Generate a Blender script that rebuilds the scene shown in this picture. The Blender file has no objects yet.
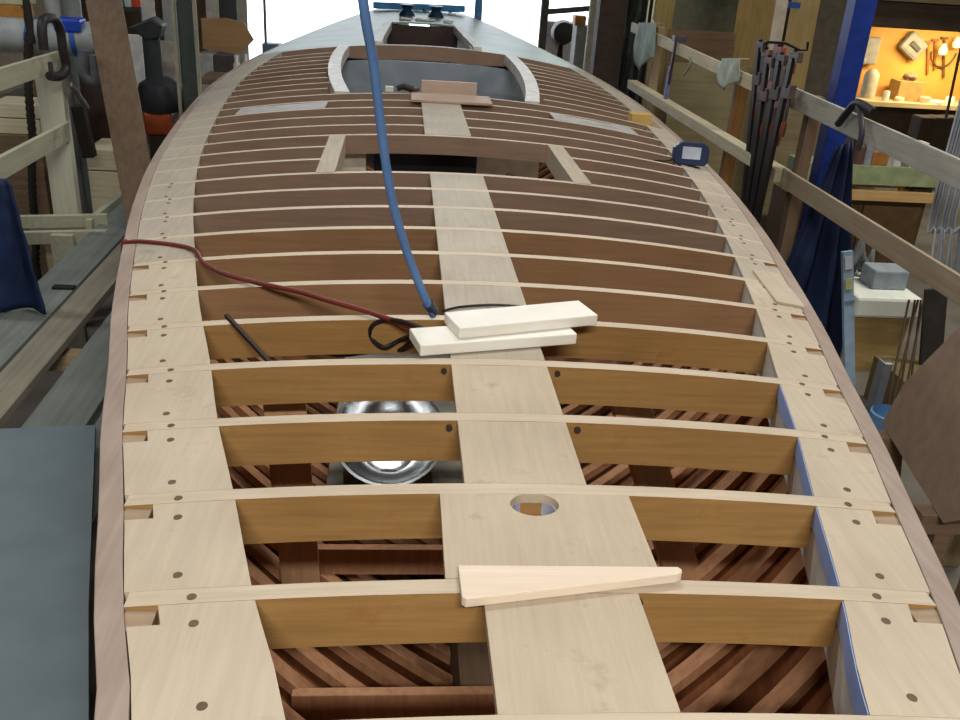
import bpy, bmesh, math, random
from mathutils import Vector, Matrix, noise
random.seed(7)
SC = bpy.context.scene
COL = SC.collection
Z0 = 2.0            # deck height above the workshop floor
FL = -2.0           # the floor, in deck coordinates

# ------------------------------------------------------------------ camera frame
F = 903.0
def _n(v): return v.normalized()
_dy = _n(Vector((-76, 420, -903))); _up = Vector((134, 1967, 903)); _up = _n(_up - _dy*_up.dot(_dy)); _dx = _dy.cross(_up)
R3 = Matrix((_dx, _dy, _up))            # camera -> world
CAM = Vector((-.33, 0, 1.2))
def P(u, v, ax, val):
    r = R3 @ Vector((u-480, 360-v, -F)); t = (val-CAM[ax])/r[ax]
    return CAM + r*t
cd = bpy.data.cameras.new('camera'); cam = bpy.data.objects.new('camera', cd); COL.objects.link(cam)
cd.sensor_width = 36; cd.lens = 36*F/960; cd.clip_end = 300; cd.clip_start = .05
cam.matrix_world = Matrix.Translation(CAM+Vector((0, 0, Z0))) @ R3.to_4x4()
SC.camera = cam

# ------------------------------------------------------------------ materials
MATS = {}
def nodemat(name, rough=.6, metal=0., spec=.3):
    m = bpy.data.materials.new(name); m.use_nodes = True
    b = m.node_tree.nodes['Principled BSDF']
    b.inputs['Roughness'].default_value = rough; b.inputs['Metallic'].default_value = metal
    b.inputs['Specular IOR Level'].default_value = spec
    return m, m.node_tree, b
def lin(h):
    c = [int(h[i:i+2], 16)/255 for i in (0, 2, 4)]
    return [((x+.055)/1.055)**2.4 if x > .04045 else x/12.92 for x in c]+[1]
def wood(name, a, b, axis='y', scale=14., stretch=.05, rough=.6, spec=.3, blotch=.35, dark=None, bump=.15):
    if name in MATS: return MATS[name]
    m, nt, bs = nodemat(name, rough, 0, spec); N = nt.nodes; L = nt.links
    tc = N.new('ShaderNodeTexCoord'); mp = N.new('ShaderNodeMapping')
    s = [1, 1, 1]; s['xyz'.index(axis)] = stretch
    mp.inputs['Scale'].default_value = s; L.new(tc.outputs['Object'], mp.inputs['Vector'])
    n1 = N.new('ShaderNodeTexNoise'); n1.inputs['Scale'].default_value = scale*3; n1.inputs['Detail'].default_value = 6; n1.inputs['Roughness'].default_value = .65
    L.new(mp.outputs['Vector'], n1.inputs['Vector'])
    n2 = N.new('ShaderNodeTexNoise'); n2.inputs['Scale'].default_value = 3.0; n2.inputs['Detail'].default_value = 3
    L.new(tc.outputs['Object'], n2.inputs['Vector'])
    mx = N.new('ShaderNodeMixRGB'); mx.inputs['Fac'].default_value = blotch
    L.new(n1.outputs['Fac'], mx.inputs['Color1']); L.new(n2.outputs['Fac'], mx.inputs['Color2'])
    r = N.new('ShaderNodeValToRGB'); r.color_ramp.elements[0].position = .33; r.color_ramp.elements[1].position = .66
    r.color_ramp.elements[0].color = lin(a); r.color_ramp.elements[1].color = lin(b)
    L.new(mx.outputs['Color'], r.inputs['Fac'])
    out = r.outputs['Color']
    if dark:                                   # dirt marks with a shape of their own
        n3 = N.new('ShaderNodeTexNoise'); n3.inputs['Scale'].default_value = 6; n3.inputs['Detail'].default_value = 7; n3.inputs['Roughness'].default_value = .7
        L.new(tc.outputs['Object'], n3.inputs['Vector'])
        r3 = N.new('ShaderNodeValToRGB'); r3.color_ramp.elements[0].position = .58; r3.color_ramp.elements[1].position = .75
        r3.color_ramp.elements[1].color = (.75, .75, .75, 1)
        L.new(n3.outputs['Fac'], r3.inputs['Fac'])
        m3 = N.new('ShaderNodeMixRGB'); L.new(r3.outputs['Color'], m3.inputs['Fac']); L.new(out, m3.inputs['Color1']); m3.inputs['Color2'].default_value = lin(dark)
        out = m3.outputs['Color']
    L.new(out, bs.inputs['Base Color'])
    if bump:
        bp = N.new('ShaderNodeBump'); bp.inputs['Strength'].default_value = bump; bp.inputs['Distance'].default_value = .003
        L.new(n1.outputs['Fac'], bp.inputs['Height']); L.new(bp.outputs['Normal'], bs.inputs['Normal'])
    MATS[name] = m; return m
def plain(h, rough=.6, metal=0., var=.18, scale=9., spec=.3):
    name = 'paint_%s_%d_%d' % (h, rough*100, metal*100)
    if name in MATS: return MATS[name]
    m, nt, bs = nodemat(name, rough, metal, spec); N = nt.nodes; L = nt.links
    tc = N.new('ShaderNodeTexCoord'); n1 = N.new('ShaderNodeTexNoise'); n1.inputs['Scale'].default_value = scale; n1.inputs['Detail'].default_value = 5
    L.new(tc.outputs['Object'], n1.inputs['Vector'])
    c = lin(h); r = N.new('ShaderNodeValToRGB'); r.color_ramp.elements[0].position = .3; r.color_ramp.elements[1].position = .7
    r.color_ramp.elements[0].color = [x*(1-var) for x in c[:3]]+[1]; r.color_ramp.elements[1].color = [min(1, x*(1+var)) for x in c[:3]]+[1]
    L.new(n1.outputs['Fac'], r.inputs['Fac']); L.new(r.outputs['Color'], bs.inputs['Base Color'])
    MATS[name] = m; return m

PLY_Y = lambda: wood('pale_plywood_y', 'b2a48f', 'c6b9a4', 'y', 16, .06, .6, dark='9a8a76', blotch=.45)
BEAM_TOP = lambda: wood('bare_beam_edge', 'b5a690', 'cabca6', 'x', 22, .04, .6, blotch=.3)
BEAM_SIDE = lambda: wood('sealed_beam_side', '8c6a3e', 'a88350', 'x', 20, .05, .42, spec=.4, blotch=.4, dark='8a552c')
KING = lambda: wood('king_plank_wood', 'aa9c87', 'c1b39c', 'y', 18, .06, .6, dark='8f7d69', blotch=.5)
KINGF = lambda: wood('grey_king_plank', '9c9384', 'b4aa98', 'y', 18, .06, .6, dark='7d7264', blotch=.5)
MAHOG = lambda: wood('inner_mahogany', '5c3420', '8c5633', 'y', 8, .06, .5, blotch=.4)
RIBW = lambda: wood('rib_wood', '96684a', 'bd8f6a', 'z', 14, .15, .55, blotch=.4)
PINK = lambda: wood('bare_sheer_strip', '8f7d72', 'aa9a8e', 'y', 16, .05, .6, blotch=.5)
PINE = lambda ax='y': wood('pine_'+ax, 'a79c80', 'c8bfa2', ax, 12, .06, .7)
TAN = lambda ax='x': wood('tan_board_'+ax, '8c7a5e', 'ab987a', ax, 10, .08, .7)
BROWN = lambda ax='z': wood('brown_board_'+ax, '5c4a3a', '7b6550', ax, 10, .08, .7)
PALE = lambda ax='x': wood('pale_wedge_'+ax, 'd8c6b0', 'e4d5c2', ax, 16, .05, .6, blotch=.2)

# ------------------------------------------------------------------ mesh builder
class MB:
    def __init__(s): s.v = []; s.f = []; s.m = []; s.smooth = False
    def add(s, vs, fs, mi=0):
        o = len(s.v); s.v += [Vector(p) for p in vs]; s.f += [tuple(i+o for i in f) for f in fs]; s.m += [mi]*len(fs); return s
    def hexa(s, p, mi=0):    # 8 corners: bottom 0-3 ccw, top 4-7 ccw
        return s.add(p, [(3, 2, 1, 0), (4, 5, 6, 7), (0, 1, 5, 4), (1, 2, 6, 5), (2, 3, 7, 6), (3, 0, 4, 7)], mi)
    def box(s, x0, x1, y0, y1, z0, z1, mi=0):
        x0, x1 = sorted((x0, x1)); y0, y1 = sorted((y0, y1)); z0, z1 = sorted((z0, z1))
        return s.hexa([(x0, y0, z0), (x1, y0, z0), (x1, y1, z0), (x0, y1, z0), (x0, y0, z1), (x1, y0, z1), (x1, y1, z1), (x0, y1, z1)], mi)
    def bar(s, a, b, w, h, up=(0, 0, 1), mi=0):       # box along a->b, w sideways, h along up
        a = Vector(a); b = Vector(b); d = (b-a).normalized(); up = Vector(up); sd = d.cross(up)
        if sd.length < 1e-4: sd = d.cross(Vector((0, 1, 0)))
        sd.normalize(); u = sd.cross(d).normalized()
        sd = sd*w/2; u = u*h/2
        return s.hexa([a+sd-u, b+sd-u, b-sd-u, a-sd-u, a+sd+u, b+sd+u, b-sd+u, a-sd+u][0:8], mi)
    def prism(s, poly, z0, z1, mi=0):                  # poly in xy
        n = len(poly); ar = sum(poly[i][0]*poly[(i+1) % n][1]-poly[(i+1) % n][0]*poly[i][1] for i in range(n))
        if ar < 0: poly = poly[::-1]
        f0 = z0 if callable(z0) else (lambda x, y: z0); f1 = z1 if callable(z1) else (lambda x, y: z1)
        vs = [(x, y, f0(x, y)) for x, y in poly]+[(x, y, f1(x, y)) for x, y in poly]
        fs = [tuple(range(n-1, -1, -1)), tuple(range(n, 2*n))]+[(i, (i+1) % n, (i+1) % n+n, i+n) for i in range(n)]
        return s.add(vs, fs, mi)
    def prismy(s, poly, y0, y1, mi=0):                 # poly in xz, extruded along y
        n = len(poly); ar = sum(poly[i][0]*poly[(i+1) % n][1]-poly[(i+1) % n][0]*poly[i][1] for i in range(n))
        if ar > 0: poly = poly[::-1]
        vs = [(x, y0, z) for x, z in poly]+[(x, y1, z) for x, z in poly]
        fs = [tuple(range(n-1, -1, -1)), tuple(range(n, 2*n))]+[(i, (i+1) % n, (i+1) % n+n, i+n) for i in range(n)]
        return s.add(vs, fs, mi)
    def tube(s, pts, r, n=10, mi=0, cap=True):
        pts = [Vector(p) for p in pts]; s.smooth = True
        rs = r if isinstance(r, (list, tuple)) else [r]*len(pts)
        vs = []; ref = None
        for i, p in enumerate(pts):
            t = (pts[min(i+1, len(pts)-1)]-pts[max(i-1, 0)]).normalized()
            if ref is None: ref = t.orthogonal().normalized()
            ref = (ref-t*ref.dot(t)); ref.normalize(); b = t.cross(ref)
            for k in range(n):
                a = 2*math.pi*k/n; vs.append(p+(ref*math.cos(a)+b*math.sin(a))*rs[i])
        fs = []
        for i in range(len(pts)-1):
            for k in range(n):
                k2 = (k+1) % n; fs.append((i*n+k, i*n+k2, (i+1)*n+k2, (i+1)*n+k))
        if cap: fs += [tuple(range(n-1, -1, -1)), tuple(range((len(pts)-1)*n, len(pts)*n))]
        return s.add(vs, fs, mi)
    def lathe(s, c, prof, n=28, mi=0, axis='z'):       # prof: (r, h)
        c = Vector(c); vs = []; s.smooth = True
        for r, h in prof:
            for k in range(n):
                a = 2*math.pi*k/n; q = (r*math.cos(a), r*math.sin(a), h)
                q = {'z': q, 'y': (q[0], q[2], q[1]), 'x': (q[2], q[0], q[1])}[axis]; vs.append(c+Vector(q))
        fs = []
        for i in range(len(prof)-1):
            for k in range(n):
                k2 = (k+1) % n; f = (i*n+k, i*n+k2, (i+1)*n+k2, (i+1)*n+k); fs.append(f)
        return s.add(vs, fs, mi)
    def sweep(s, secs, mi=0):
        n = len(secs[0]); vs = [p for q in secs for p in q]; m = len(secs)
        fs = [(i*n+j, i*n+(j+1) % n, (i+1)*n+(j+1) % n, (i+1)*n+j) for i in range(m-1) for j in range(n)]
        return s.add(vs, fs+[tuple(range(n-1, -1, -1)), tuple(range((m-1)*n, m*n))], mi)
    def grid(s, rows, mi=0):
        n = len(rows[0]); vs = [p for r in rows for p in r]
        return s.add(vs, [(i*n+j, i*n+j+1, (i+1)*n+j+1, (i+1)*n+j) for i in range(len(rows)-1) for j in range(n-1)], mi)

def link(name, mb, mats, origin, parent=None, rot=None, bevel=0, solid=0, sub=0, local=False):
    me = bpy.data.meshes.new(name)
    inv = rot.transposed() if rot is not None else None
    vs = []
    for p in mb.v:
        q = p-origin
        if inv is not None: q = inv @ q
        vs.append(q)
    me.from_pydata(vs, [], mb.f)
    if not isinstance(mats, (list, tuple)): mats = [mats]
    for m in mats: me.materials.append(m)
    for pl, mi in zip(me.polygons, mb.m): pl.material_index = mi; pl.use_smooth = mb.smooth
    me.update(); bm = bmesh.new(); bm.from_mesh(me)
    if solid == 0: bmesh.ops.recalc_face_normals(bm, faces=bm.faces)
    bm.to_mesh(me); bm.free()
    o = bpy.data.objects.new(name, me); COL.objects.link(o)
    if mb.smooth:
        try: me.set_sharp_from_angle(angle=math.radians(40))
        except Exception: pass
    if solid:
        md = o.modifiers.new('solid', 'SOLIDIFY'); md.thickness = solid; md.offset = 0
    if bevel:
        md = o.modifiers.new('bevel', 'BEVEL'); md.width = bevel; md.segments = 2; md.limit_method = 'ANGLE'; md.angle_limit = math.radians(40)
    if parent is not None: o.parent = parent
    else:
        o.location = origin+Vector((0, 0, Z0))
        if rot is not None: o.rotation_euler = rot.to_euler()
    return o
def bbox(mbs):
    vs = [p for m in mbs for p in m.v]
    return Vector(((min(p.x for p in vs)+max(p.x for p in vs))/2, (min(p.y for p in vs)+max(p.y for p in vs))/2, min(p.z for p in vs)))
def tag(o, label, cat, group=None):
    o['label'] = label; o['category'] = cat
    if group: o['group'] = group
    return o
def one(name, mb, mat, label, cat, group=None, rot=None, bevel=0, solid=0):
    return tag(link(name, mb, mat, bbox([mb]), None, rot, bevel, solid), label, cat, group)
def thing(name, label, cat, parts, group=None, rot=None):
    """parts: (name, mb, mat, {opts}) ; opts: bevel, solid, label, subs=[same]"""
    allm = [p[1] for p in parts]; og = bbox(allm)
    e = bpy.data.objects.new(name, None); COL.objects.link(e); e.empty_display_size = .1
    e.location = og+Vector((0, 0, Z0))
    if rot is not None: e.rotation_euler = rot.to_euler()
    tag(e, label, cat, group)
    def mk(p, par):
        op = p[3] if len(p) > 3 else {}
        o = link(p[0], p[1], p[2], og, par, rot, op.get('bevel', 0), op.get('solid', 0))
        if 'label' in op: o['label'] = op['label']
        for q in op.get('subs', []): mk(q, o)
    for p in parts: mk(p, e)
    return e
def struct(name, mb, mat, **k):
    o = link(name, mb, mat, bbox([mb]), None, **k); o['kind'] = 'structure'; return o
def yrect(u0, v0, u1, v1, Y):
    """x0, x1, z0, z1 of the upright rectangle seen between two picture corners at distance Y"""
    uc, vc = (u0+u1)/2, (v0+v1)/2
    l = P(u0, vc, 1, Y); r = P(u1, vc, 1, Y); t = P(uc, v0, 1, Y); b = P(uc, v1, 1, Y)
    return l.x, r.x, b.z, t.z
def rotz(a): return Matrix.Rotation(a, 3, 'Z')

# ------------------------------------------------------------------ the boat
K = .05
HB = [(-.6, .42), (0, .60), (.6, .72), (1.15, .812), (1.5, .92), (1.87, 1.02), (2.22, 1.12), (2.65, 1.225), (3.16, 1.36), (3.9, 1.53), (4.7, 1.70), (5.8, 1.89), (7.2, 2.06), (8.5, 2.18), (9.8, 2.25), (11.2, 2.20), (12.5, 2.05), (14, 1.75), (16, 1.25), (17.5, .75), (18.4, .25)]
def hb(y):
    y = max(HB[0][0], min(HB[-1][0], y))
    for i in range(len(HB)-1):
        if y <= HB[i+1][0]:
            p1, p2 = HB[i], HB[i+1]; p0 = HB[max(i-1, 0)]; p3 = HB[min(i+2, len(HB)-1)]
            t = (y-p1[0])/(p2[0]-p1[0])
            m1 = (p2[1]-p0[1])/max(p2[0]-p0[0], 1e-6)*(p2[0]-p1[0]); m2 = (p3[1]-p1[1])/max(p3[0]-p1[0], 1e-6)*(p2[0]-p1[0])
            return (2*t**3-3*t*t+1)*p1[1]+(t**3-2*t*t+t)*m1+(-2*t**3+3*t*t)*p2[1]+(t**3-t*t)*m2
def dz(x): return -K*x*x
def sh(y): return .11*(max(0, y-12)/6.3)**2
def depth(y):
    if y < 4: return 1.27+.11*max(y, -.6)
    if y < 12: return 1.71
    return 1.71-.35*((y-12)/6.4)**2
def sect(y, s, inset=0.):
    """s 0 at the sheer .. 1 at the keel"""
    h = hb(y)-inset
    x = h*(1-s**1.75) if s < 1 else 0
    z = sh(y)+dz(hb(y))-.02-(depth(y)-inset*1.6)*s
    return x, z

boat = bpy.data.objects.new('boat_hull', None); COL.objects.link(boat); BO = Vector((0, 9, FL)); boat.location = BO+Vector((0, 0, Z0))
tag(boat, 'unfinished wooden boat hull with rows of bare deck beams running away from the viewer', 'boat')
def bp(name, mb, mat, parent=None, **k):
    lab = k.pop('label', None)
    o = link(name, mb, mat, BO, parent or boat, **k)
    if lab: o['label'] = lab
    return o
# planking
ys = [-.6+i*.38 for i in range(51)]; ys = [y for y in ys if y < 18.4]+[18.4]
mb = MB(); mb.smooth = True; S = [i/16 for i in range(17)]
rows = []
for y in ys:
    L = [(-sect(y, s, .02)[0], y, sect(y, s)[1]) for s in S]; Rr = [(sect(y, s, .02)[0], y, sect(y, s)[1]) for s in S[::-1]][1:]
    rows.append(L+Rr)
mb.grid(rows)
mb.add(rows[0], [tuple(range(len(rows[0])))])
bp('hull_planking', mb, MAHOG(), solid=.03)
mb = MB()
mb.hexa([(-.06, .2, -1.98), (.06, .2, -1.98), (.06, 16, FL), (-.06, 16, FL), (-.06, 0, -1.2), (.06, 0, -1.2), (.06, 16.5, -1.5), (-.06, 16.5, -1.5)])
bp('keel', mb, BROWN('y'))
# inner ribs
for i in range(46):
    y = .75+i*(.2 if i < 22 else .25)
    if y > 11.9: break
    for sx in (-1, 1):
        w = .062; a = []; b = []
        rows = []
        for s in [j/12 for j in range(13)]:
            x0, z0 = sect(y, s*.97+.01, .036); x1, z1 = sect(y, s*.97+.01, .066)
            rows.append([(sx*x0, y, z0), (sx*x1, y, z1), (sx*x1, y+w, z1), (sx*x0, y+w, z0)])
        mb = MB().sweep(rows)
        bp('rib', mb, RIBW())
# stringers, floor timbers, sole, braces inside
for y in (1.28, 2.12, 2.86, 7.4):
    x1 = .30 if y < 3 else .5
    bp('floor_timber', MB().box(-.62 if y > 1.5 else -.5, .02, y, y+.035, -.93-.12, -.93), RIBW(), bevel=.003)
bp('sole_board', MB().box(-.62, .15, 3.25, 5.9, -1.09, -1.05), plain('7d7a70', .7), bevel=.004)
def brace(p, q, w):
    return MB().bar(p, q, w, .03, up=(0, -.6, .8))
bp('brace', brace(P(303, 600, 2, -1.05), P(283, 385, 2, -.16), .14), wood('brace_wood', '9c7655', 'ba9270', 'z', 12, .1), bevel=.003)
bp('brace', brace(P(690, 600, 2, -.95), P(624, 385, 2, -.16), .14), wood('brace_wood', '9c7655', 'ba9270', 'z', 12, .1), bevel=.003)
# sheer clamp under the covering boards
def along(x_of, z_of, y0, y1, w, h, step=.18, inner=-1):
    """strip following the sheer: x_of(y) is its outboard face, w its width inboard"""
    out = []
    for sx in (-1, 1):
        qs = []; n = max(2, int((y1-y0)/step))
        for j in range(n+1):
            y = y0+(y1-y0)*j/n; x = x_of(y); z = z_of(x); z2 = z_of(x-w)
            z += sh(y); z2 += sh(y); qs.append([(sx*x, y, z-h), (sx*(x-w), y, z2-h), (sx*(x-w), y, z2), (sx*x, y, z)])
        out.append(MB().sweep(qs))
    return out
for mb, lb in zip([along(lambda y: hb(y)-.26, lambda x: dz(x)-.021, -.3, 12.3, .05, .15)[0], along(lambda y: hb(y)-.215, lambda x: dz(x)-.021, -.3, 12.3, .055, .15)[1]], ('left', 'right')):
    bp('sheer_clamp', mb, plain('c6c6c2', .65))
for mb in along(lambda y: hb(y)-.055, lambda x: dz(x)-.045, -.3, 12.3, .19, .03): bp('beam_shelf', mb, PINK())
for mb in along(lambda y: hb(y)+.0, lambda x: dz(x)+.002, -.55, 18.2, .058, .06): bp('sheer_strip', mb, PINK(), bevel=.003)
# deck beams
SP = .3665; BW = .045
def ybeam(n): return 1.469+SP*n
def beam_mesh(y, x0, x1, w=BW, h=.13):
    mb = MB(); n = max(2, int(abs(x1-x0)/.12))
    xs = [x0+(x1-x0)*i/n for i in range(n+1)]
    T = [(x, dz(x)) for x in xs]
    for i in range(n):
        a, b = T[i], T[i+1]
        vs = [(a[0], y, a[1]-h), (b[0], y, b[1]-h), (b[0], y+w, b[1]-h), (a[0], y+w, a[1]-h), (a[0], y, a[1]), (b[0], y, b[1]), (b[0], y+w, b[1]), (a[0], y+w, a[1])]
        o = len(mb.v); mb.v += [Vector(p) for p in vs]
        fl = [(3, 2, 1, 0), (4, 5, 6, 7), (0, 1, 5, 4), (2, 3, 7, 6)]; ml = [1, 0, 1, 1]
        if i == 0: fl.append((3, 0, 4, 7)); ml.append(1)
        if i == n-1: fl.append((1, 2, 6, 5)); ml.append(1)
        mb.f += [tuple(k+o for k in f) for f in fl]; mb.m += ml
    return mb
BM = [BEAM_TOP(), BEAM_SIDE()]
BM1 = [BEAM_TOP(), wood('russet_beam_side', '8a684b', 'a07d59', 'x', 18, .05, .45, spec=.35)]
BM2 = [BEAM_TOP(), wood('brown_beam_side', '806a59', '967d69', 'x', 18, .05, .5, spec=.3)]
CH = .80
for n in range(-4, 30):
    y = ybeam(n); xe = hb(y)-.058
    if n in (11, 12): spans = [(-xe, -CH+.01), (CH-.01, xe)]
    elif 19 <= n <= 27:
        ci = .98 if n < 22 else 1.08
        spans = [(-xe, -ci), (ci, xe)]
    elif n > 27: continue
    else: spans = [(-xe, xe)]
    h = .125 if n == 13 else .13
    for a, b in spans:
        o = bp('deck_beam', beam_mesh(y, a, b, h=h), BM if n < 5 else BM1 if n < 8 else BM2)
        # little dark bolts beside the king plank
        if 0 <= n <= 3:
            for bx in (-.172, .19):
                bp('bolt', MB().lathe((bx-.0, y-.006, -.022), [(0, -.004), (.009, -.004), (.009, .01), (0, .01)], 12, axis='y'), plain('3a332e', .5), parent=o)
            if n >= 3: pass
o = bp('deck_beam', beam_mesh(12.0, -hb(12.0)+.06, hb(12.0)-.06, .06, .17), BM2)
# covering boards between the beams
screwm = plain('62523f', .6); screwt = plain('877866', .5)
PLY = PLY_Y()
PLYF = wood('grey_plywood', 'a09686', 'b8ae9f', 'y', 16, .06, .6, dark='877b6b')
for n in range(-5, 29):
    y0 = ybeam(n)+BW+.0015; y1 = ybeam(n+1)-.0015
    if y0 > 11.9: break
    if n >= 18: y1 = y0+SP-.003
    for sx in (-1, 1):
        ym = [y0+(y1-y0)*i/4 for i in range(5)]
        notch = n <= 6
        nd = .058 if notch else 0
        yy = sorted(set([y0, (y0+y1-nd)/2, y1-nd, y1])) if notch else [y0, (y0+y1)/2, y1]
        mb = MB(); TH = .02
        cols = [.315 if sx < 0 else .272, .25, .19, .125, .0605]
        for i in range(len(yy)-1):
            a, b = yy[i], yy[i+1]
            for j in range(4):
                if notch and i == len(yy)-2 and j == 3: continue
                xa0, xa1 = hb(a)-cols[j], hb(a)-cols[j+1]; xb0, xb1 = hb(b)-cols[j], hb(b)-cols[j+1]
                q = [(sx*xa0, a), (sx*xa1, a), (sx*xb1, b), (sx*xb0, b)]
                mb.add([(x, y, dz(x)) for x, y in q]+[(x, y, dz(x)-TH) for x, y in q], [])
                o = len(mb.v)-8; fs = [(0, 1, 2, 3), (7, 6, 5, 4)]
                if i == 0: fs.append((0, 1, 5, 4))
                if i == len(yy)-2 or (notch and i == len(yy)-3 and j == 3): fs.append((2, 3, 7, 6))
                if j == 0: fs.append((3, 0, 4, 7))
                if j == 3 or (notch and i == len(yy)-2 and j == 2): fs.append((1, 2, 6, 5))
                mb.f += [tuple(k+o for k in f) for f in fs]; mb.m += [0]*len(fs)
        bm = bmesh.new()
        cb = bp('covering_board', mb, PLY if n < 6 else PLYF)
        bm.from_mesh(cb.data); bmesh.ops.remove_doubles(bm, verts=bm.verts, dist=1e-5); bmesh.ops.recalc_face_normals(bm, faces=bm.faces); bm.to_mesh(cb.data); bm.free()
        if -1 <= n <= 9:
            for yq, dx in ((y0+.045, .17), (y1-.06, .18), (y1+.02+BW*0, .185)):
                x = sx*(hb(yq)-dx-.004*((n*7) % 3)); z = dz(x)
                o = bp('screw', MB().lathe((x, yq, z), [(0, .0005), (.005, .0006), (.0055, .0012), (.0098, .0012), (.0103, -.002)], 16), screwm, parent=cb)
        if notch:
            q = hb(y1)-.0605
            bp('blocking', MB().box(sx*(q-.062), sx*q, y1-nd-.002, y1+.002, dz(q)-.05, dz(q)-.0065), wood('dull_block', '8d7860', 'a8937b', 'x', 16, .05), bevel=.002)
# blue tape and pale face inside the right-hand boards
for n in range(-2, 6):
    y0 = ybeam(n)+BW+.004; y1 = ybeam(n+1)-.004; m = MB()
    ys4 = [y0+(y1-y0)*i/6 for i in range(7)]
    rows = []
    for i, y in enumerate(ys4):
        x = hb(y)-.2745
        rows.append([(x, y, dz(x)-.001), (x, y, dz(x)-.055-.018*noise.noise(Vector((y*19, n, 0))))])
    m.grid(rows)
    if n < 3: bp('masking_tape', m, plain('8fa6dc', .6, 0, .1), solid=.002, label='blue masking tape')
# king plank
bays = {n: (-.15, .155) for n in range(-4, 10)}; bays[0] = (-.212, .25); bays[-1] = (-.137, .187); bays[-2] = (-.137, .187)
for n in range(-4, 10):
    x0, x1 = bays[n]; y0 = ybeam(n)+BW+.0015; y1 = ybeam(n+1)-.0015
    if n == 9: y1 = ybeam(10)+.0
    if n == 0:
        mb = MB(); cx, cy, r = .012, 1.79-.0, .052; N = 48; out = []; inn = []
        for k in range(N):
            a = 2*math.pi*k/N+math.pi/4; c, s = math.cos(a), math.sin(a)
            inn.append((cx+r*c*1.12, cy+r*s*.9))
            tx = ((x1 if c > 0 else x0)-cx)/c if abs(c) > 1e-6 else 1e9; ty = ((y1 if s > 0 else y0)-cy)/s if abs(s) > 1e-6 else 1e9
            t = min(abs(tx), abs(ty)); out.append([cx+c*t, cy+s*t])
        for (qx, qy) in ((x0, y0), (x1, y0), (x0, y1), (x1, y1)):
            k = min(range(N), key=lambda k: (out[k][0]-qx)**2+(out[k][1]-qy)**2); out[k] = [qx, qy]
        vs = [(x, y, 0) for x, y in out]+[(x, y, 0) for x, y in inn]+[(x, y, -.025) for x, y in out]+[(x, y, -.025) for x, y in inn]
        fs = []
        for k in range(N):
            j = (k+1) % N
            fs += [(k, j, N+j, N+k), (2*N+j, 2*N+k, 3*N+k, 3*N+j), (N+k, N+j, 3*N+j, 3*N+k), (j, k, 2*N+k, 2*N+j)]
        mb.add(vs, fs)
        bp('king_plank', mb, KING(), label='wider plank piece with a round hole')
        bp('backing_block', MB().box(-.12, .15, 1.70, 1.84, -.16, -.06), MAHOG())
        bp('hole_liner', MB().lathe((cx, cy, -.02), [(r*1.02, -.12), (r*1.02, 0), (r*1.12, 0), (r*1.12, -.12)], 28), plain('a3a9bd', .5), label='pale lining inside the round hole')
    else:
        bp('king_plank', MB().box(x0, x1, y0, y1, -.025, 0), KING() if n < 3 else KINGF(), bevel=.0015)
bp('king_plank', MB().box(-.155, .165, ybeam(13)+BW+.0015, ybeam(18)-.001, -.02, .002), KINGF(), bevel=.0015)
# hatch carlins
for sx in (-1, 1):
    x0, x1 = (.69, .80)
    bp('hatch_carlin', MB().hexa([(sx*x0, 5.17, dz(x0)-.13), (sx*x1, 5.17, dz(x1)-.13), (sx*x1, 6.232, dz(x1)-.13), (sx*x0, 6.232, dz(x0)-.13), (sx*x0, 5.15, dz(x0)+.004), (sx*x1, 5.15, dz(x1)+.004), (sx*x1, 6.232, dz(x1)+.004), (sx*x0, 6.232, dz(x0)+.004)]), wood('grey_carlin', '9f9381', 'bbae9a', 'y', 16, .06), bevel=.002)
# filler boards ahead
for sx in (-1, 1):
    x0, x1 = .92, 1.62
    poly = [(sx*x0, 7.38), (sx*x1, 7.38), (sx*x1, 7.68), (sx*x0, 7.68)]
    bp('filler_board', MB().prism(poly, lambda x, y: dz(x)-.012, lambda x, y: dz(x)+.004), plain('a8a6a4', .6), label='pale grey board')
# cockpit coaming strips
def strip(pts, w, top, h, sx):
    return MB().sweep([[(sx*(x-w/2), y, dz(x)+top-h), (sx*(x+w/2), y, dz(x)+top-h), (sx*(x+w/2), y, dz(x)+top), (sx*(x-w/2), y, dz(x)+top)] for x, y in pts])
WH = plain('c9c7c0', .5)
def cur(pts, n=6):
    out = []
    for i in range(len(pts)-1):
        p0 = pts[max(i-1, 0)]; p1 = pts[i]; p2 = pts[i+1]; p3 = pts[min(i+2, len(pts)-1)]
        for k in range(n):
            t = k/n; out.append(tuple(.5*((2*b)+(-a+c)*t+(2*a-5*b+4*c-d)*t*t+(-a+3*b-3*c+d)*t**3) for a, b, c, d in zip(p0, p1, p2, p3)))
    out.append(tuple(pts[-1])); return out
for sx in (-1, 1):
    bp('cockpit_coaming', strip(cur([(.83, 8.12), (.92, 8.8), (.99, 9.5), (1.04, 10.3), (1.06, 11.2), (1.04, 12.0)]), .13, .015, .12, sx), WH, label='white painted curved edge strip')
    bp('hatch_coaming', strip(cur([(.64, 12.1), (.60, 13.4), (.54, 15.2)], 4), .11, .04, .12, sx), WH, label='white painted edge strip')
bp('cockpit_panel', MB().box(-1.6, 1.6, 12.0, 12.04, -1.35, -.19), plain('8c98a0', .5, 0, .12, 3.), label='blue-grey painted bulkhead')
bp('cockpit_seat', MB().box(.85, 1.2, 9.0, 11.99, -.75, -.70), plain('55585a', .6))
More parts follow.
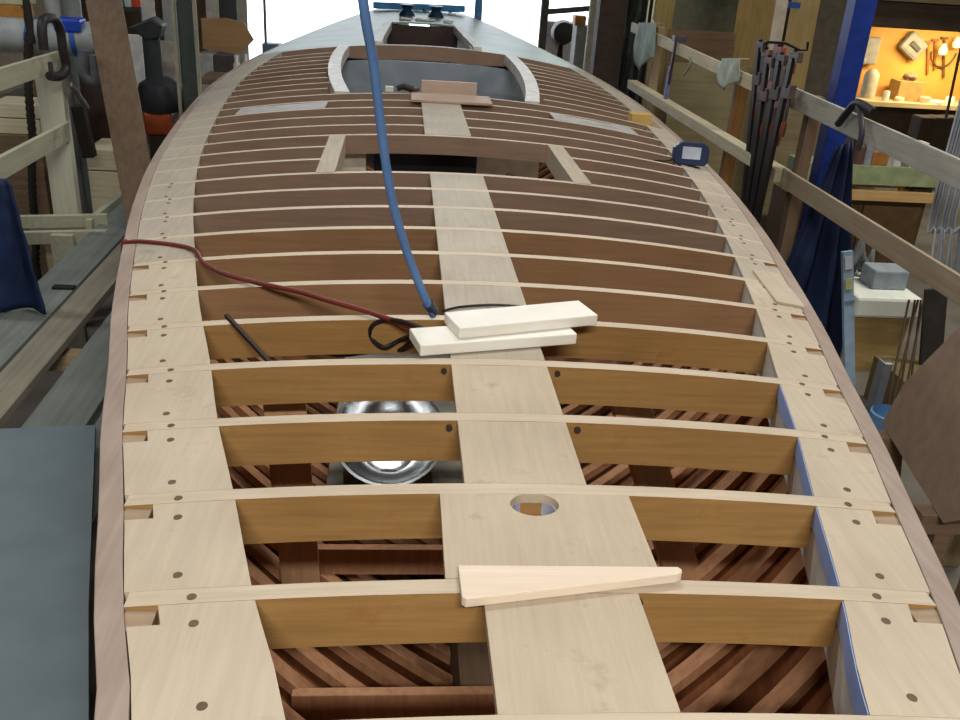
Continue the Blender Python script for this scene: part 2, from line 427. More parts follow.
# foredeck
mb = MB(); Yg = [12.05, 12.1, 12.6, 13.2, 14, 14.6, 15.2, 15.8, 16.4, 17, 17.6, 18.1, 18.35]
def fx(y): return [-(hb(y)-.05), -min(.56, (hb(y)-.05)*.7), -min(.2, hb(y)*.3), min(.2, hb(y)*.3), min(.56, (hb(y)-.05)*.7), hb(y)-.05]
for a, b in zip(Yg, Yg[1:]):
    A, B = fx(a), fx(b)
    for j in range(5):
        if 12.3 < (a+b)/2 < 15.2 and j in (1, 2, 3): continue
        q = [(A[j], a), (A[j+1], a), (B[j+1], b), (B[j], b)]
        mb.hexa([(x, y, dz(x)+sh(y)-.02) for x, y in q]+[(x, y, dz(x)+sh(y)+.003) for x, y in q])
bp('foredeck', mb, plain('8fa79b', .45, 0, .12, 2.), label='pale green painted foredeck')
bp('forward_bulkhead', MB().box(-.56, .56, 15.22, 15.26, -1.1, -.02), plain('4a3d38', .6))
bp('hatch_step', MB().box(-.4, .4, 15.0, 15.2, -.55, -.5), plain('6a564a', .6))

# ------------------------------------------------------------------ things on the boat
def quadboard(name, A, B, w, h, z, mat, label, cat, **k):
    """board whose near long edge runs A->B (xy)"""
    A = Vector((*A, 0)); B = Vector((*B, 0)); d = (B-A); ang = math.atan2(d.y, d.x); L = d.length; nrm = Vector((-math.sin(ang), math.cos(ang), 0))
    c = A+d/2+nrm*w/2; R = rotz(ang)
    mb = MB().box(-L/2, L/2, -w/2, w/2, 0, h); mb.v = [R @ p+Vector((c.x, c.y, z)) for p in mb.v]
    return one(name, mb, mat, label, cat, rot=R, bevel=k.get('bevel', .003), group=k.get('group'))
whitewood = plain('e9e6dc', .5, 0, .05, 6.)
quadboard('painted_board', (-.247, 2.615), (.280, 2.745), .145, .038, .002, whitewood, 'white painted board under the other one, flat on the centre plank', 'board', bevel=.004)
quadboard('painted_board', (-.122, 2.672), (.362, 2.825), .145, .038, .0405, whitewood, 'white painted board lying askew on top of another white board', 'board', bevel=.004)
mb = MB(); poly = [(-.186, 1.528), (-.184, 1.428), (-.176, 1.420), (.275, 1.498), (.288, 1.506), (.290, 1.516), (.284, 1.524)]
mb.prism(poly, .0015, .024)
one('wood_wedge', mb, PALE('x'), 'long pale tapered wood wedge lying across the centre plank near the viewer', 'wedge', bevel=.002)
# small offcut boards at the cockpit edge
quadboard('wood_offcut', (-.24, 7.60), (.43, 7.60), .38, .02, .0035, wood('offcut_grey', 'a08a7a', 'b8a08e', 'x', 14, .06), 'flat brown offcut lying on the beam behind the cockpit opening', 'offcut')
mb = MB().box(-.15, .33, 8.08, 8.11, .002, .115)
one('wood_offcut', mb, wood('offcut_pink', 'b59c8b', 'cdb5a3', 'x', 14, .06), 'reddish offcut board standing on edge at the cockpit opening', 'offcut', bevel=.003)
one('cotton_reel', MB().box(-.46, -.39, 8.075, 8.11, .001, .05), plain('e2e2dc', .5), 'small white block beside the dark spring clamp at the cockpit edge', 'block', bevel=.008)
thing('spring_clamp', 'small dark clamp lying left of the brown offcut at the cockpit edge', 'clamp', [
    ('jaw', MB().tube(cur([(-.36, 8.10, .03), (-.30, 8.10, .05), (-.22, 8.09, .03)]), [.025]*6+[.03]*7), plain('2f2a28', .5)),
    ('handle', MB().tube(cur([(-.22, 8.09, .03), (-.20, 8.08, .032), (-.17, 8.09, .04)]), .016), plain('5a3d30', .5))])
# battery pack / charger on the right covering board
bpos = Vector((1.765, 6.40, dz(1.765)+.004)); Rb = rotz(math.radians(-10)) @ Matrix.Rotation(math.radians(-8), 3, 'X')
def loc(mb, R=Rb, o=bpos): mb.v = [R @ p+o for p in mb.v]; return mb
body = MB(); body.prismy([(-.125, .03), (-.095, 0), (.10, 0), (.125, .03), (.125, .125), (.085, .16), (-.08, .16), (-.125, .12)], -.06, .06)
thing('battery_charger', 'dark blue plastic charger with a white label standing on the right edge board', 'charger', [
    ('casing', loc(body), plain('1f2f52', .4), {'bevel': .008}),
    ('label_sticker', loc(MB().box(-.065, .065, -.0635, -.0605, .045, .13)), plain('b9c2d2', .5)),
    ('lead', loc(MB().tube(cur([(-.12, 0, .03), (-.17, .01, .012), (-.21, .03, .012), (-.24, .0, .012)]), .006)), plain('26211f', .5))], rot=Rb)
# wood block with a cord at the hull edge
bx = P(641, 122, 2, -.17)
thing('wood_block', 'small yellow wood block on a pale base at the right hull edge past the charger', 'block', [
    ('base', MB().box(bx.x-.20, bx.x+.16, bx.y-.12, bx.y+.12, dz(2.1)+.003-.01, dz(2.1)+.035), TAN('x'), {'bevel': .005}),
    ('block', MB().box(bx.x-.11, bx.x+.08, bx.y-.07, bx.y+.07, dz(2.1)+.036, dz(2.1)+.13), wood('yellow_wood', 'b09250', 'cfae6a', 'x', 10, .1), {'bevel': .005})])
# square ruler-like plate on the right boards
pc = [P(u, v, 2, dz(1.25)+.012) for u, v in ((777, 301), (806, 303), (780, 268), (753, 268))]
one('wood_plate', MB().prism([(q.x, q.y) for q in pc], lambda x, y: dz(x)+.0015, lambda x, y: dz(x)+.011), PLY_Y(), 'thin loose plate of plywood lying on the right edge boards', 'plate')

# ------------------------------------------------------------------ hose and cords
def smooth(pts, n=8): return [Vector(p) for p in cur([tuple(p) for p in pts], n)]
hp = [P(433, 322, 1, 2.92), P(424, 296, 1, 2.88), P(408, 255, 1, 2.82), P(394, 208, 1, 2.76), P(386, 165, 1, 2.72), P(379, 110, 1, 2.68), P(373, 60, 1, 2.64), P(363, 0, 1, 2.58)]
q0 = hp[-1]; hp += [q0+Vector((-.04, -.05, .35)), q0+Vector((-.06, -.08, 1.0)), Vector((q0.x-.06, q0.y-.1, 3.99))]
hp[0].z = .022
thing('air_hose', 'blue air hose hanging from above down to the deck beams', 'hose', [
    ('hose', MB().tube(smooth(hp), .0142, 12), plain('5b80b6', .45, 0, .1)),
    ('coupling', MB().tube([hp[0]+Vector((.0, .004, .012)), hp[0]+(hp[1]-hp[0]).normalized()*.06], .02, 12), plain('4d5566', .35, .6))])
def D(u, v, h=.0): # a point on the cambered deck surface
    z = 0
    for _ in range(12):
        p = P(u, v, 2, z+h); z = dz(p.x)
    return p
red = [P(122, 246, 2, -.22), D(130, 242, .008), D(160, 243, .008), D(192, 249, .010), P(203, 262, 2, -.045), P(222, 273, 2, -.04), P(250, 281, 2, -.02), P(272, 286, 2, .0), P(300, 292, 2, .0), P(330, 301, 2, .012), P(362, 310, 2, .01), P(392, 320, 2, .012), P(412, 327, 2, .012), P(428, 331, 2, .012), P(440, 333, 2, .010)]
red[0] = red[1]+Vector((-.035, .0, -.05)); red.insert(0, red[0]+Vector((-.015, .01, -.5)))
for i in (8, 9, 10): red[i+0] = red[i+0]
one('extension_cord', MB().tube(smooth(red, 6), .0095, 10), plain('6a2c24', .5), 'red-brown extension cord running over the left edge board to the white boards', 'cord')
blk = [P(430, 331, 2, .015), P(405, 322, 2, .03), P(385, 320, 2, .0), P(372, 326, 2, -.03), P(371, 338, 2, -.08), P(384, 347, 2, -.1), P(400, 340, 2, -.08), P(412, 336, 2, -.03), P(400, 350, 2, -.12), P(370, 352, 2, -.2), P(340, 355, 2, -.25), P(310, 350, 2, -.25)]
one('black_cable', MB().tube(smooth(blk, 6), .008, 8), plain('211d1d', .5), 'thin black cable looped between the beams left of the white boards', 'cable')
blk2 = [P(443, 311, 2, .008), P(460, 307, 2, .008), P(490, 305, 2, .008), P(515, 306, 2, .008), P(540, 309, 2, .008)]
one('black_cable', MB().tube(smooth(blk2, 6), .005, 8), plain('241f1e', .5), 'short thin black cable lying on the centre plank behind the white boards', 'cable')
one('dark_stick', MB().bar(P(226, 315, 1, 2.925), P(270, 363, 1, 2.78), .013, .013), plain('2c2018', .6), 'dark stick leaning down between the beams below the red cord', 'stick')
# bowl and box inside the hull
c = P(389, 446, 2, -.85); c.z = -.83
prof = [(.001, 0), (.08, .0), (.15, .04), (.215, .12), (.232, .19), (.245, .192), (.242, .183), (.222, .112), (.15, .034), (.08, .008), (.001, .008)]
Rt = Matrix.Rotation(math.radians(38), 3, 'X'); m = MB().lathe((0, 0, -.09), prof, 44); m.v = [Rt @ p+Vector((c.x, c.y, c.z)) for p in m.v]
one('metal_bowl', m, plain('c6cacd', .2, 1., .12, 14.), 'shiny round metal bowl down inside the hull', 'bowl', rot=Rt)
m = MB().box(c.x-.2, c.x+.2, c.y-.05, c.y+.3, -1.048, c.z-.12)
one('support_block', m, plain('55524c', .7), 'grey block inside the hull propping up the metal bowl', 'block', bevel=.01)
bx0, bx1, _, _ = yrect(374, 150, 477, 175, 6.6)
thing('storage_box', 'black box inside the hull under the square hatch opening', 'box', [
    ('box', MB().box(bx0, bx1, 6.6, 6.85, -1.2, -.17), plain('0e0c12', .5), {'bevel': .01}),
    ('lid', MB().box(bx0-.01, bx1+.01, 6.59, 6.86, -.169, -.155), plain('121017', .5), {'bevel': .004})])
one('loose_plank', MB().bar((.48, 6.72, -1.1), (.48, 6.8, -.18), .5, .02, up=(0, -1, 0)), plain('cdc3ae', .6), 'pale tan plank standing inside the hull right of the black box', 'plank')
one('loose_plank', MB().bar((-.66, 6.62, -1.1), (-.66, 6.7, -.18), .18, .02, up=(0, -1, 0)), plain('d2cab6', .6), 'pale plank standing inside the hull left of the black box', 'plank')
one('curved_bracket', MB().tube(cur([(.85, 6.5, -.95), (.80, 6.5, -.52), (.66, 6.5, -.38), (.45, 6.5, -.31)]), .022), plain('35302f', .5), 'dark bent pipe inside the hull at the right of the hatch opening', 'pipe')

# blue frame and bits at the bow
q = P(430, 10, 1, 17.0)
thing('bow_trestle', 'low bright blue trestle standing across the bow', 'trestle', [
    ('rail', MB().bar(P(373, 5, 1, 17.2), P(465, 9, 1, 17.2), .1, .11), plain('4a9ad6', .4), {'bevel': .02}),
    ('crossbar', MB().bar(P(396, 13, 1, 17.2), P(456, 15, 1, 17.2), .06, .05), plain('3273ac', .4)),
    ('leg', MB().bar(P(402, 7, 1, 17.2), (P(402, 20, 1, 17.2).x, 17.2, sh(17.2)), .06, .06), plain('2f6da6', .4)),
    ('leg', MB().bar(P(424, 7, 1, 17.2), (P(424, 20, 1, 17.2).x, 17.2, sh(17.2)), .10, .06), plain('2b5b8c', .4)),
    ('leg', MB().bar(P(450, 9, 1, 17.2), (P(450, 20, 1, 17.2).x, 17.2, sh(17.2)), .06, .06), plain('2f6da6', .4))])
q = P(478, 16, 1, 17.4)
one('blue_stanchion', MB().lathe((q.x, 17.4, FL), [(.001, 0), (.10, 0), (.09, .05), (.07, 2.2), (.045, 3.2), (.001, 3.2)], 12), plain('5c8fc4', .5), 'slim blue pole standing off the right of the bow', 'pole')
for u, lb in ((407, 'left'), (436, 'right')):
    p = P(u, 15, 1, 16.3)
    one('deck_winch', MB().lathe((p.x, 16.3, dz(p.x)+sh(16.3)+.004), [(.001, 0), (.14, 0), (.12, .05), (.08, .1), (.12, .17), (.001, .18)], 20), plain('2c4a66', .4, .5), 'dark blue drum on the foredeck, the %s one of two' % lb, 'winch')
for u, w in ((405, 12), (425, 20), (447, 10)):
    p = D(u, 23, 0)
    one('masking_pad', MB().box(p.x-w*.008, p.x+w*.008, 15.5, 15.62, sh(15.56)+.004, sh(15.56)+.03), plain('d4d4cf', .6), {405: 'leftmost', 425: 'long middle', 447: 'rightmost'}[u]+' of three white pads ahead of the forward hatch', 'pad', bevel=.004)

# ------------------------------------------------------------------ the building
struct('floor', MB().box(-8, 13, -5, 24, FL-.1, FL), plain('6a655c', .8, 0, .25, 2.))
struct('ground_outside', MB().box(-40, 45, 24, 140, FL-.1, FL-.02), plain('d8dadb', .8, 0, .05, .4))
WALL = wood('wall_boards', '57493a', '76654f', 'z', 6, .05, .8)
struct('wall_left', MB().box(-8.1, -8, -5, 24, FL, 4), WALL)
struct('wall_right', MB().box(13, 13.1, -5, 24, FL, 4), WALL)
struct('wall_back', MB().box(-8.1, 13.1, -5.1, -5, FL, 4), WALL)
mb = MB().box(-8.1, -4.4, 24, 24.15, FL, 4).box(4.6, 13.1, 24, 24.15, FL, 4).box(-4.4, 4.6, 24, 24.15, 3.4, 4)
struct('wall_front', mb, WALL)
struct('ceiling', MB().box(-8.1, 13.1, -5.1, 24.15, 4, 4.1), plain('8d897f', .9))

# ------------------------------------------------------------------ right side
XR = 2.9
def rail(name, a, b, w, h, mat, label):
    A = P(*a, 0, XR); B = P(*b, 0, XR)
    return one(name, MB().bar(A, B, w, h), mat, label, 'rail', bevel=.004, group=None)
rail('guard_rail', (632, 27), (762, 88), .03, .125, PINE('y'), 'upper pale guard rail board at the far right, with rags and clamps on it')
rail('guard_rail', (632, 84), (782, 176), .13, .11, PINE('y'), 'lower pale guard rail board at the far right, beside the charger')
rail('guard_rail', (792, 97), (985, 186), .03, .16, wood('grey_pine', '8a8a80', 'a8a79c', 'y', 12, .06), 'upper grey guard rail board at the right in front of the blue column')
rail('guard_rail', (783, 177), (985, 306), .03, .155, wood('olive_pine', '84765f', '9f907a', 'y', 12, .06), 'lower tan guard rail board crossing in front of the blue tarpaulin')
def post(x, y, w, d, ztop, mat, label, zb=FL, name='timber_post'):
    return one(name, MB().box(x-w/2, x+w/2, y, y+d, zb, ztop), mat, label, 'post', bevel=.004)
a = yrect(726, 85, 738, 180, 9.0); post(3.04, 9.0, .12, .09, .22, wood('orange_post', '5c401f', '7d5a30', 'z', 10, .06), 'dark orange-brown post behind the far right guard rails')
post(3.02, 7.25, .10, .1, .26, BROWN('z'), 'brown post behind the joint of the guard rails, right of the clamps')
post(3.02, 12.2, .10, .1, .38, TAN('z'), 'thin tan post at the far end of the guard rails')
post(3.02, 4.15, .10, .1, .4, TAN('z'), 'post outside the near right end of the guard rails')
x0, x1, z0, z1 = yrect(651, 0, 669, 90, 14.0)
post((x0+x1)/2, 14.0, x1-x0, .1, 3.9, wood('yellow_board', '857547', 'a39260', 'z', 8, .05), 'tall yellowish board rising behind the far guard rail end')
for u in (647, 652):
    x0, x1, z0, z1 = yrect(u, 0, u+1.6, 25, 12.6)
    one('cord', MB().tube([((x0+x1)/2, 12.6, .3), ((x0+x1)/2, 12.6, 3.95)], .011, 6), plain('d8d2a8', .6), 'thin pale cord above the far rail end, %s of two' % ('left' if u == 647 else 'right'), 'cord')
# dark column, far doors
x0, x1, z0, z1 = yrect(596, 0, 622, 90, 15.0)
post((x0+x1)/2, 15.0, x1-x0, .3, 3.95, plain('3a2f29', .7), 'thick dark brown column right of the far opening')
x0, x1, z0, z1 = yrect(622, 0, 665, 95, 16.5)
one('tarpaulin', MB().grid([[(x0+(x1-x0)*i/14, 16.5+.1*math.sin(i*1.7)+.05*math.sin(j*2.1+i), FL+(2.9+FL*-1-.2)*j/12) for i in range(15)] for j in range(13)]), plain('4c5350', .7), 'dark grey hanging sheet right of the dark column', 'tarpaulin', solid=.02)
x0, x1, z0, z1 = yrect(540, 0, 547, 60, 18.5); post((x0+x1)/2, 18.5, .14, .14, 3.9, plain('55524a', .7), 'slim dark post at the right edge of the bright opening')
x0, x1, z0, z1 = yrect(588, 0, 596, 60, 17.5); post((x0+x1)/2, 17.5, .14, .14, 3.9, plain('b8b09a', .7), 'slim pale post left of the thick dark column')
A = P(545, 12, 1, 18.4); B = P(596, 8, 1, 18.4)
one('crossbar', MB().bar(A, B, .06, .1), plain('5a554e', .7), 'dark crossbar between the slim posts at the far opening', 'beam', bevel=.005)
x0, x1, z0, z1 = yrect(546, 22, 574, 50, 20.5)
thing('workshop_machine', 'black machine in front of a white cabinet beyond the right of the far opening', 'machine', [
    ('cabinet', MB().box(x0, x1, 20.5, 21, FL, z1), plain('dcdcd8', .5), {'bevel': .02}),
    ('motor', MB().lathe(((x0+x1)/2, 20.2, (z0+z1)/2+.1), [(.001, -.2), (.22, -.18), (.26, 0), (.2, .22), (.001, .29)], 20, axis='y'), plain('2c2826', .5)),
    ('foot', MB().bar((x0+.2, 20.3, FL), ((x0+x1)/2, 20.3, (z0+z1)/2), .06, .06), plain('2c2826', .5)),
    ('foot', MB().bar((x1-.2, 20.3, FL), ((x0+x1)/2, 20.3, (z0+z1)/2), .06, .06), plain('2c2826', .5))])
x0, x1, z0, z1 = yrect(575, 26, 590, 68, 19.0)
one('storage_cabinet', MB().box(x0, x1, 19, 19.5, FL, z1), plain('8b8b88', .6), 'grey cabinet beside the black machine at the far opening', 'cabinet', bevel=.015)
x0, x1, z0, z1 = yrect(573, 15, 584, 25, 19.3)
one('orange_box', MB().box(x0, x1, 19.05, 19.4, yrect(575, 26, 590, 68, 19.0)[3]+.002, yrect(575, 26, 590, 68, 19.0)[3]+.18), plain('c98b4e', .6), 'small orange box on top of the grey cabinet', 'box', bevel=.01)
# leaning sheets behind the guard rail
def sheet(u0, v0, u1, v1, Y, mat, label, top=None, lean=.2, name='plywood_sheet', cat='sheet'):
    x0, x1, z0, z1 = yrect(u0, v0, u1, v1, Y); z1 = top if top is not None else z1
    mb = MB().bar(((x0+x1)/2, Y, FL), ((x0+x1)/2, Y+lean, z1), x1-x0, .025, up=(0, -1, 0))
    return one(name, mb, mat, label, cat, bevel=.003)
sheet(668, 0, 738, 60, 16.0, plain('6d7062', .8), 'large grey-green sheet leaning far behind the guard rail', 1.9)
sheet(668, 32, 735, 100, 13.6, BROWN('x'), 'brown sheet leaning behind the rag and hanging clamp')
sheet(733, 0, 780, 100, 15.0, wood('olive_ply', '75623e', '927d54', 'z', 6, .06), 'olive plywood sheet behind the tops of the clamps', 1.8)
sheet(672, 66, 760, 130, 12.4, wood('light_olive', '857a5b', 'a0946f', 'x', 6, .06), 'low light olive board stack end behind the lower rail')
sheet(776, -5, 788, 60, 11.0, plain('b5ab9a', .7), 'narrow pale board standing behind the clamp heads', 1.9)
sheet(788, 0, 816, 90, 11.6, wood('tan_ply2', '937d50', 'ae9867', 'z', 6, .06), 'tall tan board left of the blue column', 1.9)
sheet(815, 0, 850, 90, 12.2, plain('5d574a', .8), 'tall dark grey board just left of the blue column', 1.9)
x0, x1, z0, z1 = yrect(740, 45, 760, 70, 12.0)
sheet(770, 100, 835, 160, 10.4, wood('olive_ply3', '6a6046', '8a7e5e', 'x', 6, .06), 'olive board leaning low between the two guard rails')
# paint tape piece
x0, x1, z0, z1 = yrect(787, 2, 799, 8, 11.55)
one('tape_patch', MB().box(x0, x1, 11.50, 11.53, z0, z1), plain('2f4f9a', .6), 'small blue tape patch high on the tall tan board', 'tape')
# the blue column
x0, x1, z0, z1 = yrect(848, 0, 873, 60, 7.5); xc = (x0+x1)/2; w = x1-x0-.03
mb = MB().box(xc-w/2, xc+w/2, 7.5, 7.66, FL+.02, 3.98)
thing('steel_column', 'bright blue steel column rising behind the guard rails', 'column', [
    ('shaft', mb, plain('19307a', .45), {'bevel': .005}), ('base_plate', MB().box(xc-.2, xc+.2, 7.4, 7.85, FL, FL+.02), plain('24459b', .4), {'bevel': .003})])
# blue tarpaulin draped at its foot
def drape(tl, tr, bl, br, Y, amp, nx=22, ny=18, fold=5):
    rows = []
    for j in range(ny+1):
        t = j/ny; row = []
        for i in range(nx+1):
            s = i/nx
            a = Vector(tl).lerp(Vector(tr), s); b = Vector(bl).lerp(Vector(br), s); p = a.lerp(b, t)
            p.y += amp*(.3+t)*math.sin(s*fold*math.pi+1.3*t)+.02*noise.noise(Vector((s*7, t*7, Y)))
            row.append(tuple(p))
        rows.append(row)
    m = MB(); m.smooth = True; m.grid(rows); return m
Yt = 6.95
tp = [P(836, 148, 1, Yt), P(853, 140, 1, Yt), P(782, 260, 1, Yt), P(855, 380, 1, Yt)]
tp[2].z = -1.96; tp[2].x = 2.75; tp[3].z = -1.96; tp[3].x = tp[1].x+.42
one('tarpaulin', drape(tp[0], tp[1], tp[2], tp[3], Yt, .05), plain('172444', .6, 0, .3, 6.), 'dark blue tarpaulin fanning down from the blue column behind the lower rail', 'tarpaulin', solid=.012)
a = P(847, 251, 1, 6.5); b = P(849, 365, 1, 6.35); b = a+(b-a)*((FL-a.z)/(b.z-a.z))
def lv(t0, t1, w, d, off): return MB().bar(a.lerp(b, t0)+Vector((0, off, 0)), a.lerp(b, t1)+Vector((0, off, 0)), w, d, up=(0, 1, 0))
thing('spirit_level', 'upright pale blue-grey level standing beside the dark blue tarpaulin', 'level', [
    ('bar', lv(0, 1, .085, .04, 0), plain('8fa6bd', .5), {'bevel': .004}),
    ('vial', lv(.03, .11, .055, .01, -.023), plain('c3cbd2', .3)),
    ('vial', lv(.17, .24, .055, .01, -.023), plain('b9bf86', .3)),
    ('vial', lv(.31, .33, .08, .01, -.023), plain('6c8096', .3))])
# bar clamps hanging over the rail
def bar_clamp(x, y, zt, L, ang, col, label, group='bar clamps'):
    R = Matrix.Rotation(ang, 3, 'Y') @ Matrix.Rotation(-.085, 3, 'X'); o = Vector((x, y, zt))
    def l(mb): mb.v = [R @ p+o for p in mb.v]; return mb
    return thing('bar_clamp', label, 'clamp', [
        ('bar', l(MB().box(-.016, .016, -.036, .036, -L, 0)), plain('2b2624', .4, .6)),
        ('fixed_jaw', l(MB().box(-.02, .02, -.13, .036, -.07, -.02).box(-.022, .022, -.15, -.10, -.10, -.02)), plain(col, .5), {'bevel': .004}),
        ('sliding_jaw', l(MB().box(-.022, .022, -.13, .038, -.38, -.30).box(-.026, .026, -.15, -.10, -.38, -.27)), plain(col, .5), {'bevel': .004}),
        ('screw_rod', l(MB().tube([(0, -.12, -.56), (0, -.12, -.36)], .013)), plain('55504c', .35, .8)),
        ('handle', l(MB().lathe((0, -.12, -.68), [(.001, 0), (.02, .005), (.026, .06), (.02, .12), (.001, .13)], 12)), plain('6b3a24', .5))], group)
cols = ['4a3b40', '6e4440', '54413f', '7a3f36', '3b3538', '6a4038', '4a3d3a']
wh = ['first', 'second', 'third', 'fourth', 'fifth', 'sixth', 'seventh']
for i in range(7):
    y = 8.17-.13*i
    bar_clamp(XR-.10+.015*(i % 2), y, .60-.05*(i % 3), 1.75, .02*(i-3), cols[i], '%s bar clamp from the far end of the row hanging on the right guard rail' % wh[i])
one('clamp_handle_bar', MB().tube([P(765, 42, 1, 8.0), P(785, 43, 1, 8.0), P(800, 50, 1, 8.0), P(807, 50, 1, 8.0), P(808, 42, 1, 8.0)], .012), plain('26211f', .4), 'black crank rod sticking out above the clamp heads', 'rod')
# hanging strap clamp on the far upper rail
A = P(677, 40, 0, XR-.05); B = P(668, 100, 0, XR-.05)
thing('strap_clamp', 'long dark clamp with purple-blue handle hanging from the far upper rail', 'clamp', [
    ('bar', MB().bar((XR-.06, A.y, A.z), (XR-.06, A.y+.05, A.z-.5), .03, .05), plain('3b3434', .5), {'bevel': .005}),
    ('handle', MB().bar((XR-.06, A.y+.05, A.z-.3), (XR-.06, A.y+.09, B.z), .05, .06), plain('6f719c', .5), {'bevel': .01}),
    ('jaw', MB().box(XR-.09, XR+.06, A.y-.04, A.y+.08, A.z-.02, A.z+.05), plain('4a4548', .5), {'bevel': .006})])
def rag(u0, u1, v0, v1, mat, label, name='rag'):
    a = P(u0, v0, 0, XR-.04); b = P(u1, v0, 0, XR-.04); c = P((u0+u1)/2, v1, 0, XR-.04)
    tl = Vector((XR-.05, a.y, a.z)); tr = Vector((XR-.05, b.y, b.z)); L = (a.z+b.z)/2-c.z
    rows = []
    for j in range(12):
        t = j/11; row = []
        for i in range(11):
            s = i/10; p = tl.lerp(tr, s); p.z -= L*t*(.85+.15*math.sin(s*5)); p.x -= .035*t*math.sin(s*9+t*3)+.01
            p.y += .05*math.sin(t*4)*(1-s); row.append(tuple(p))
        rows.append(row)
    back = [[(XR+.03, p[1], p[2]+.012) for p in rows[0]]]+[[(p[0], p[1], p[2]+.012) for p in rows[0]]]
    m = MB(); m.smooth = True; m.grid(back+rows)
    return one(name, m, mat, label, 'rag', solid=.008)
rag(640, 658, 24, 75, plain('93a29b', .8), 'grey-green rag hanging from the far end of the upper rail')
rag(724, 742, 60, 93, plain('a9b3a6', .8), 'pale green rag draped over the upper rail left of the clamps')
one('hook', MB().tube(cur([P(690, 58, 0, XR-.05), P(690, 66, 0, XR-.06), P(684, 75, 0, XR-.07)]), .012), plain('8a8878', .5), 'small curved hook under the upper rail right of the purple clamp', 'hook')
one('rod', MB().bar(P(653, 20, 0, XR-.03), P(655, 30, 0, XR-.03), .01, .01), plain('bdb9a8', .5), 'tiny peg standing on the far upper rail', 'peg')
A = P(838, 124, 0, XR-.06); B = P(858, 103, 0, XR-.06); C_ = P(874, 112, 0, XR-.06)
thing('hand_clamp', 'black clamp gripping the grey upper rail in front of the blue column', 'clamp', [
    ('arm', MB().tube(cur([A, (A+B)/2+Vector((0, 0, .02)), B, C_]), .028), plain('23242a', .5)),
    ('trigger', MB().tube(cur([B, P(862, 130, 0, XR-.08), P(858, 150, 0, XR-.08)]), .02), plain('33343c', .5))])
# leaning brown sheet at the right
a = P(945, 522, 0, 1.62); b = P(884, 432, 0, 1.9)
pl = [Vector((1.72, 2.55, -.95)), Vector((1.78, 3.7, -.95)), Vector((1.9, 4.0, -.62)), Vector((2.25, 3.75, -.05)), Vector((2.1, 2.6, .0))]
c0 = P(946, 524, 2, -.75); c1 = P(884, 424, 2, -.75); c2 = P(905, 385, 2, -.5); c3 = P(985, 305, 2, -.05); c4 = P(1090, 400, 2, -.05)
nn = (c1-c0).cross(c4-c0).normalized()
def onpl(u, v):
    r = R3 @ Vector((u-480, 360-v, -F)); return CAM+r*((c0-CAM).dot(nn)/r.dot(nn))
poly = [onpl(946, 524), onpl(884, 424), onpl(907, 383), onpl(985, 305), onpl(1120, 330), onpl(1080, 500)]
m = MB(); n = len(poly); m.add([p for p in poly]+[p+nn*-.012 for p in poly], [tuple(range(n)), tuple(range(2*n-1, n-1, -1))]+[(i, (i+1) % n, (i+1) % n+n, i+n) for i in range(n)])
one('hardboard_sheet', m, plain('7d6a59', .8, 0, .12, 14.), 'brown hardboard sheet leaning beside the right side of the hull', 'sheet')
for qv, lb in ((c0.lerp(c1, .12), 'nearer'), (c0.lerp(c1, .88), 'farther')):
    zt = -.752; xx = qv.x
    one('trestle', MB().box(xx-.08, xx+.75, qv.y-.04, qv.y+.04, zt-.09, zt).box(xx, xx+.07, qv.y-.035, qv.y+.035, FL, zt-.09).box(xx+.62, xx+.69, qv.y-.035, qv.y+.035, FL, zt-.09), BROWN('x'), lb+' trestle under the brown hardboard sheet', 'trestle')
# things below the rails
x0, x1, z0, z1 = yrect(852, 296, 919, 317, 6.9)
thing('white_table', 'low table with white padded top over plywood sides beyond the blue tarpaulin', 'table', [
    ('top', MB().box(x0, x1, 6.85, 7.6, z0, z1), plain('e8ece2', .5, 0, .04), {'bevel': .03}),
    ('side_panel', MB().box(x0+.02, x1-.05, 6.9, 6.93, FL, z0-.001), wood('tan_side', 'a38856', 'bfa26c', 'x', 10, .1), {'bevel': .003}),
    ('back_panel', MB().box(x0+.02, x1-.05, 7.5, 7.53, FL, z0-.001), TAN('x'), {'bevel': .003})])
x0b, x1b, z0b, z1b = yrect(878, 266, 913, 288, 7.0)
one('plastic_case', MB().box(x0b, x1b, 7.05, 7.3, z1+.001, z1+.17), plain('8e9aa2', .5), 'pale grey case lying on the white table', 'case', bevel=.015)
m = MB(); m.smooth = True; rows = []
for j in range(9):
    rows.append([(x0+.02+(x1-x0-.25)*i/14, 7.35+.2*j/8, z1+.02+.30*math.sin(math.pi*min(1, j/8+.15))*(.7+.3*math.sin(i*.9))+.03*math.sin(i*2.1+j)) for i in range(15)])
m.grid(rows); one('dust_sheet', m, plain('6f7474', .85), 'crumpled grey dust sheet at the back of the white table', 'cloth', solid=.015)
for i in range(5):
    a = P(889+5*i, 398, 1, 5.1+.03*i); b = P(915+3*i if i % 2 else 909+3*i, 300, 1, 5.5+.03*i); a2 = b+(a-b)*((b.z-FL)/(b.z-a.z))
    one('thin_rod', MB().tube([a2, b], .008, 6), plain('4a3a26', .6), '%s of five thin dark rods leaning beside the hardboard sheet' % ['leftmost', 'second from left', 'middle', 'fourth from left', 'rightmost'][i], 'rod', group='thin rods leaning at the right')
x0, x1, z0, z1 = yrect(918, 292, 940, 390, 6.2)
one('dark_board', MB().bar(((x0+x1)/2+.15, 6.2, FL), ((x0+x1)/2, 6.3, z1), x1-x0, .03, up=(0, -1, 0)), plain('3b3733', .7), 'dark upright board behind the thin leaning rods', 'board', bevel=.004)
x0, x1, z0, z1 = yrect(880, 364, 888, 402, 5.0)
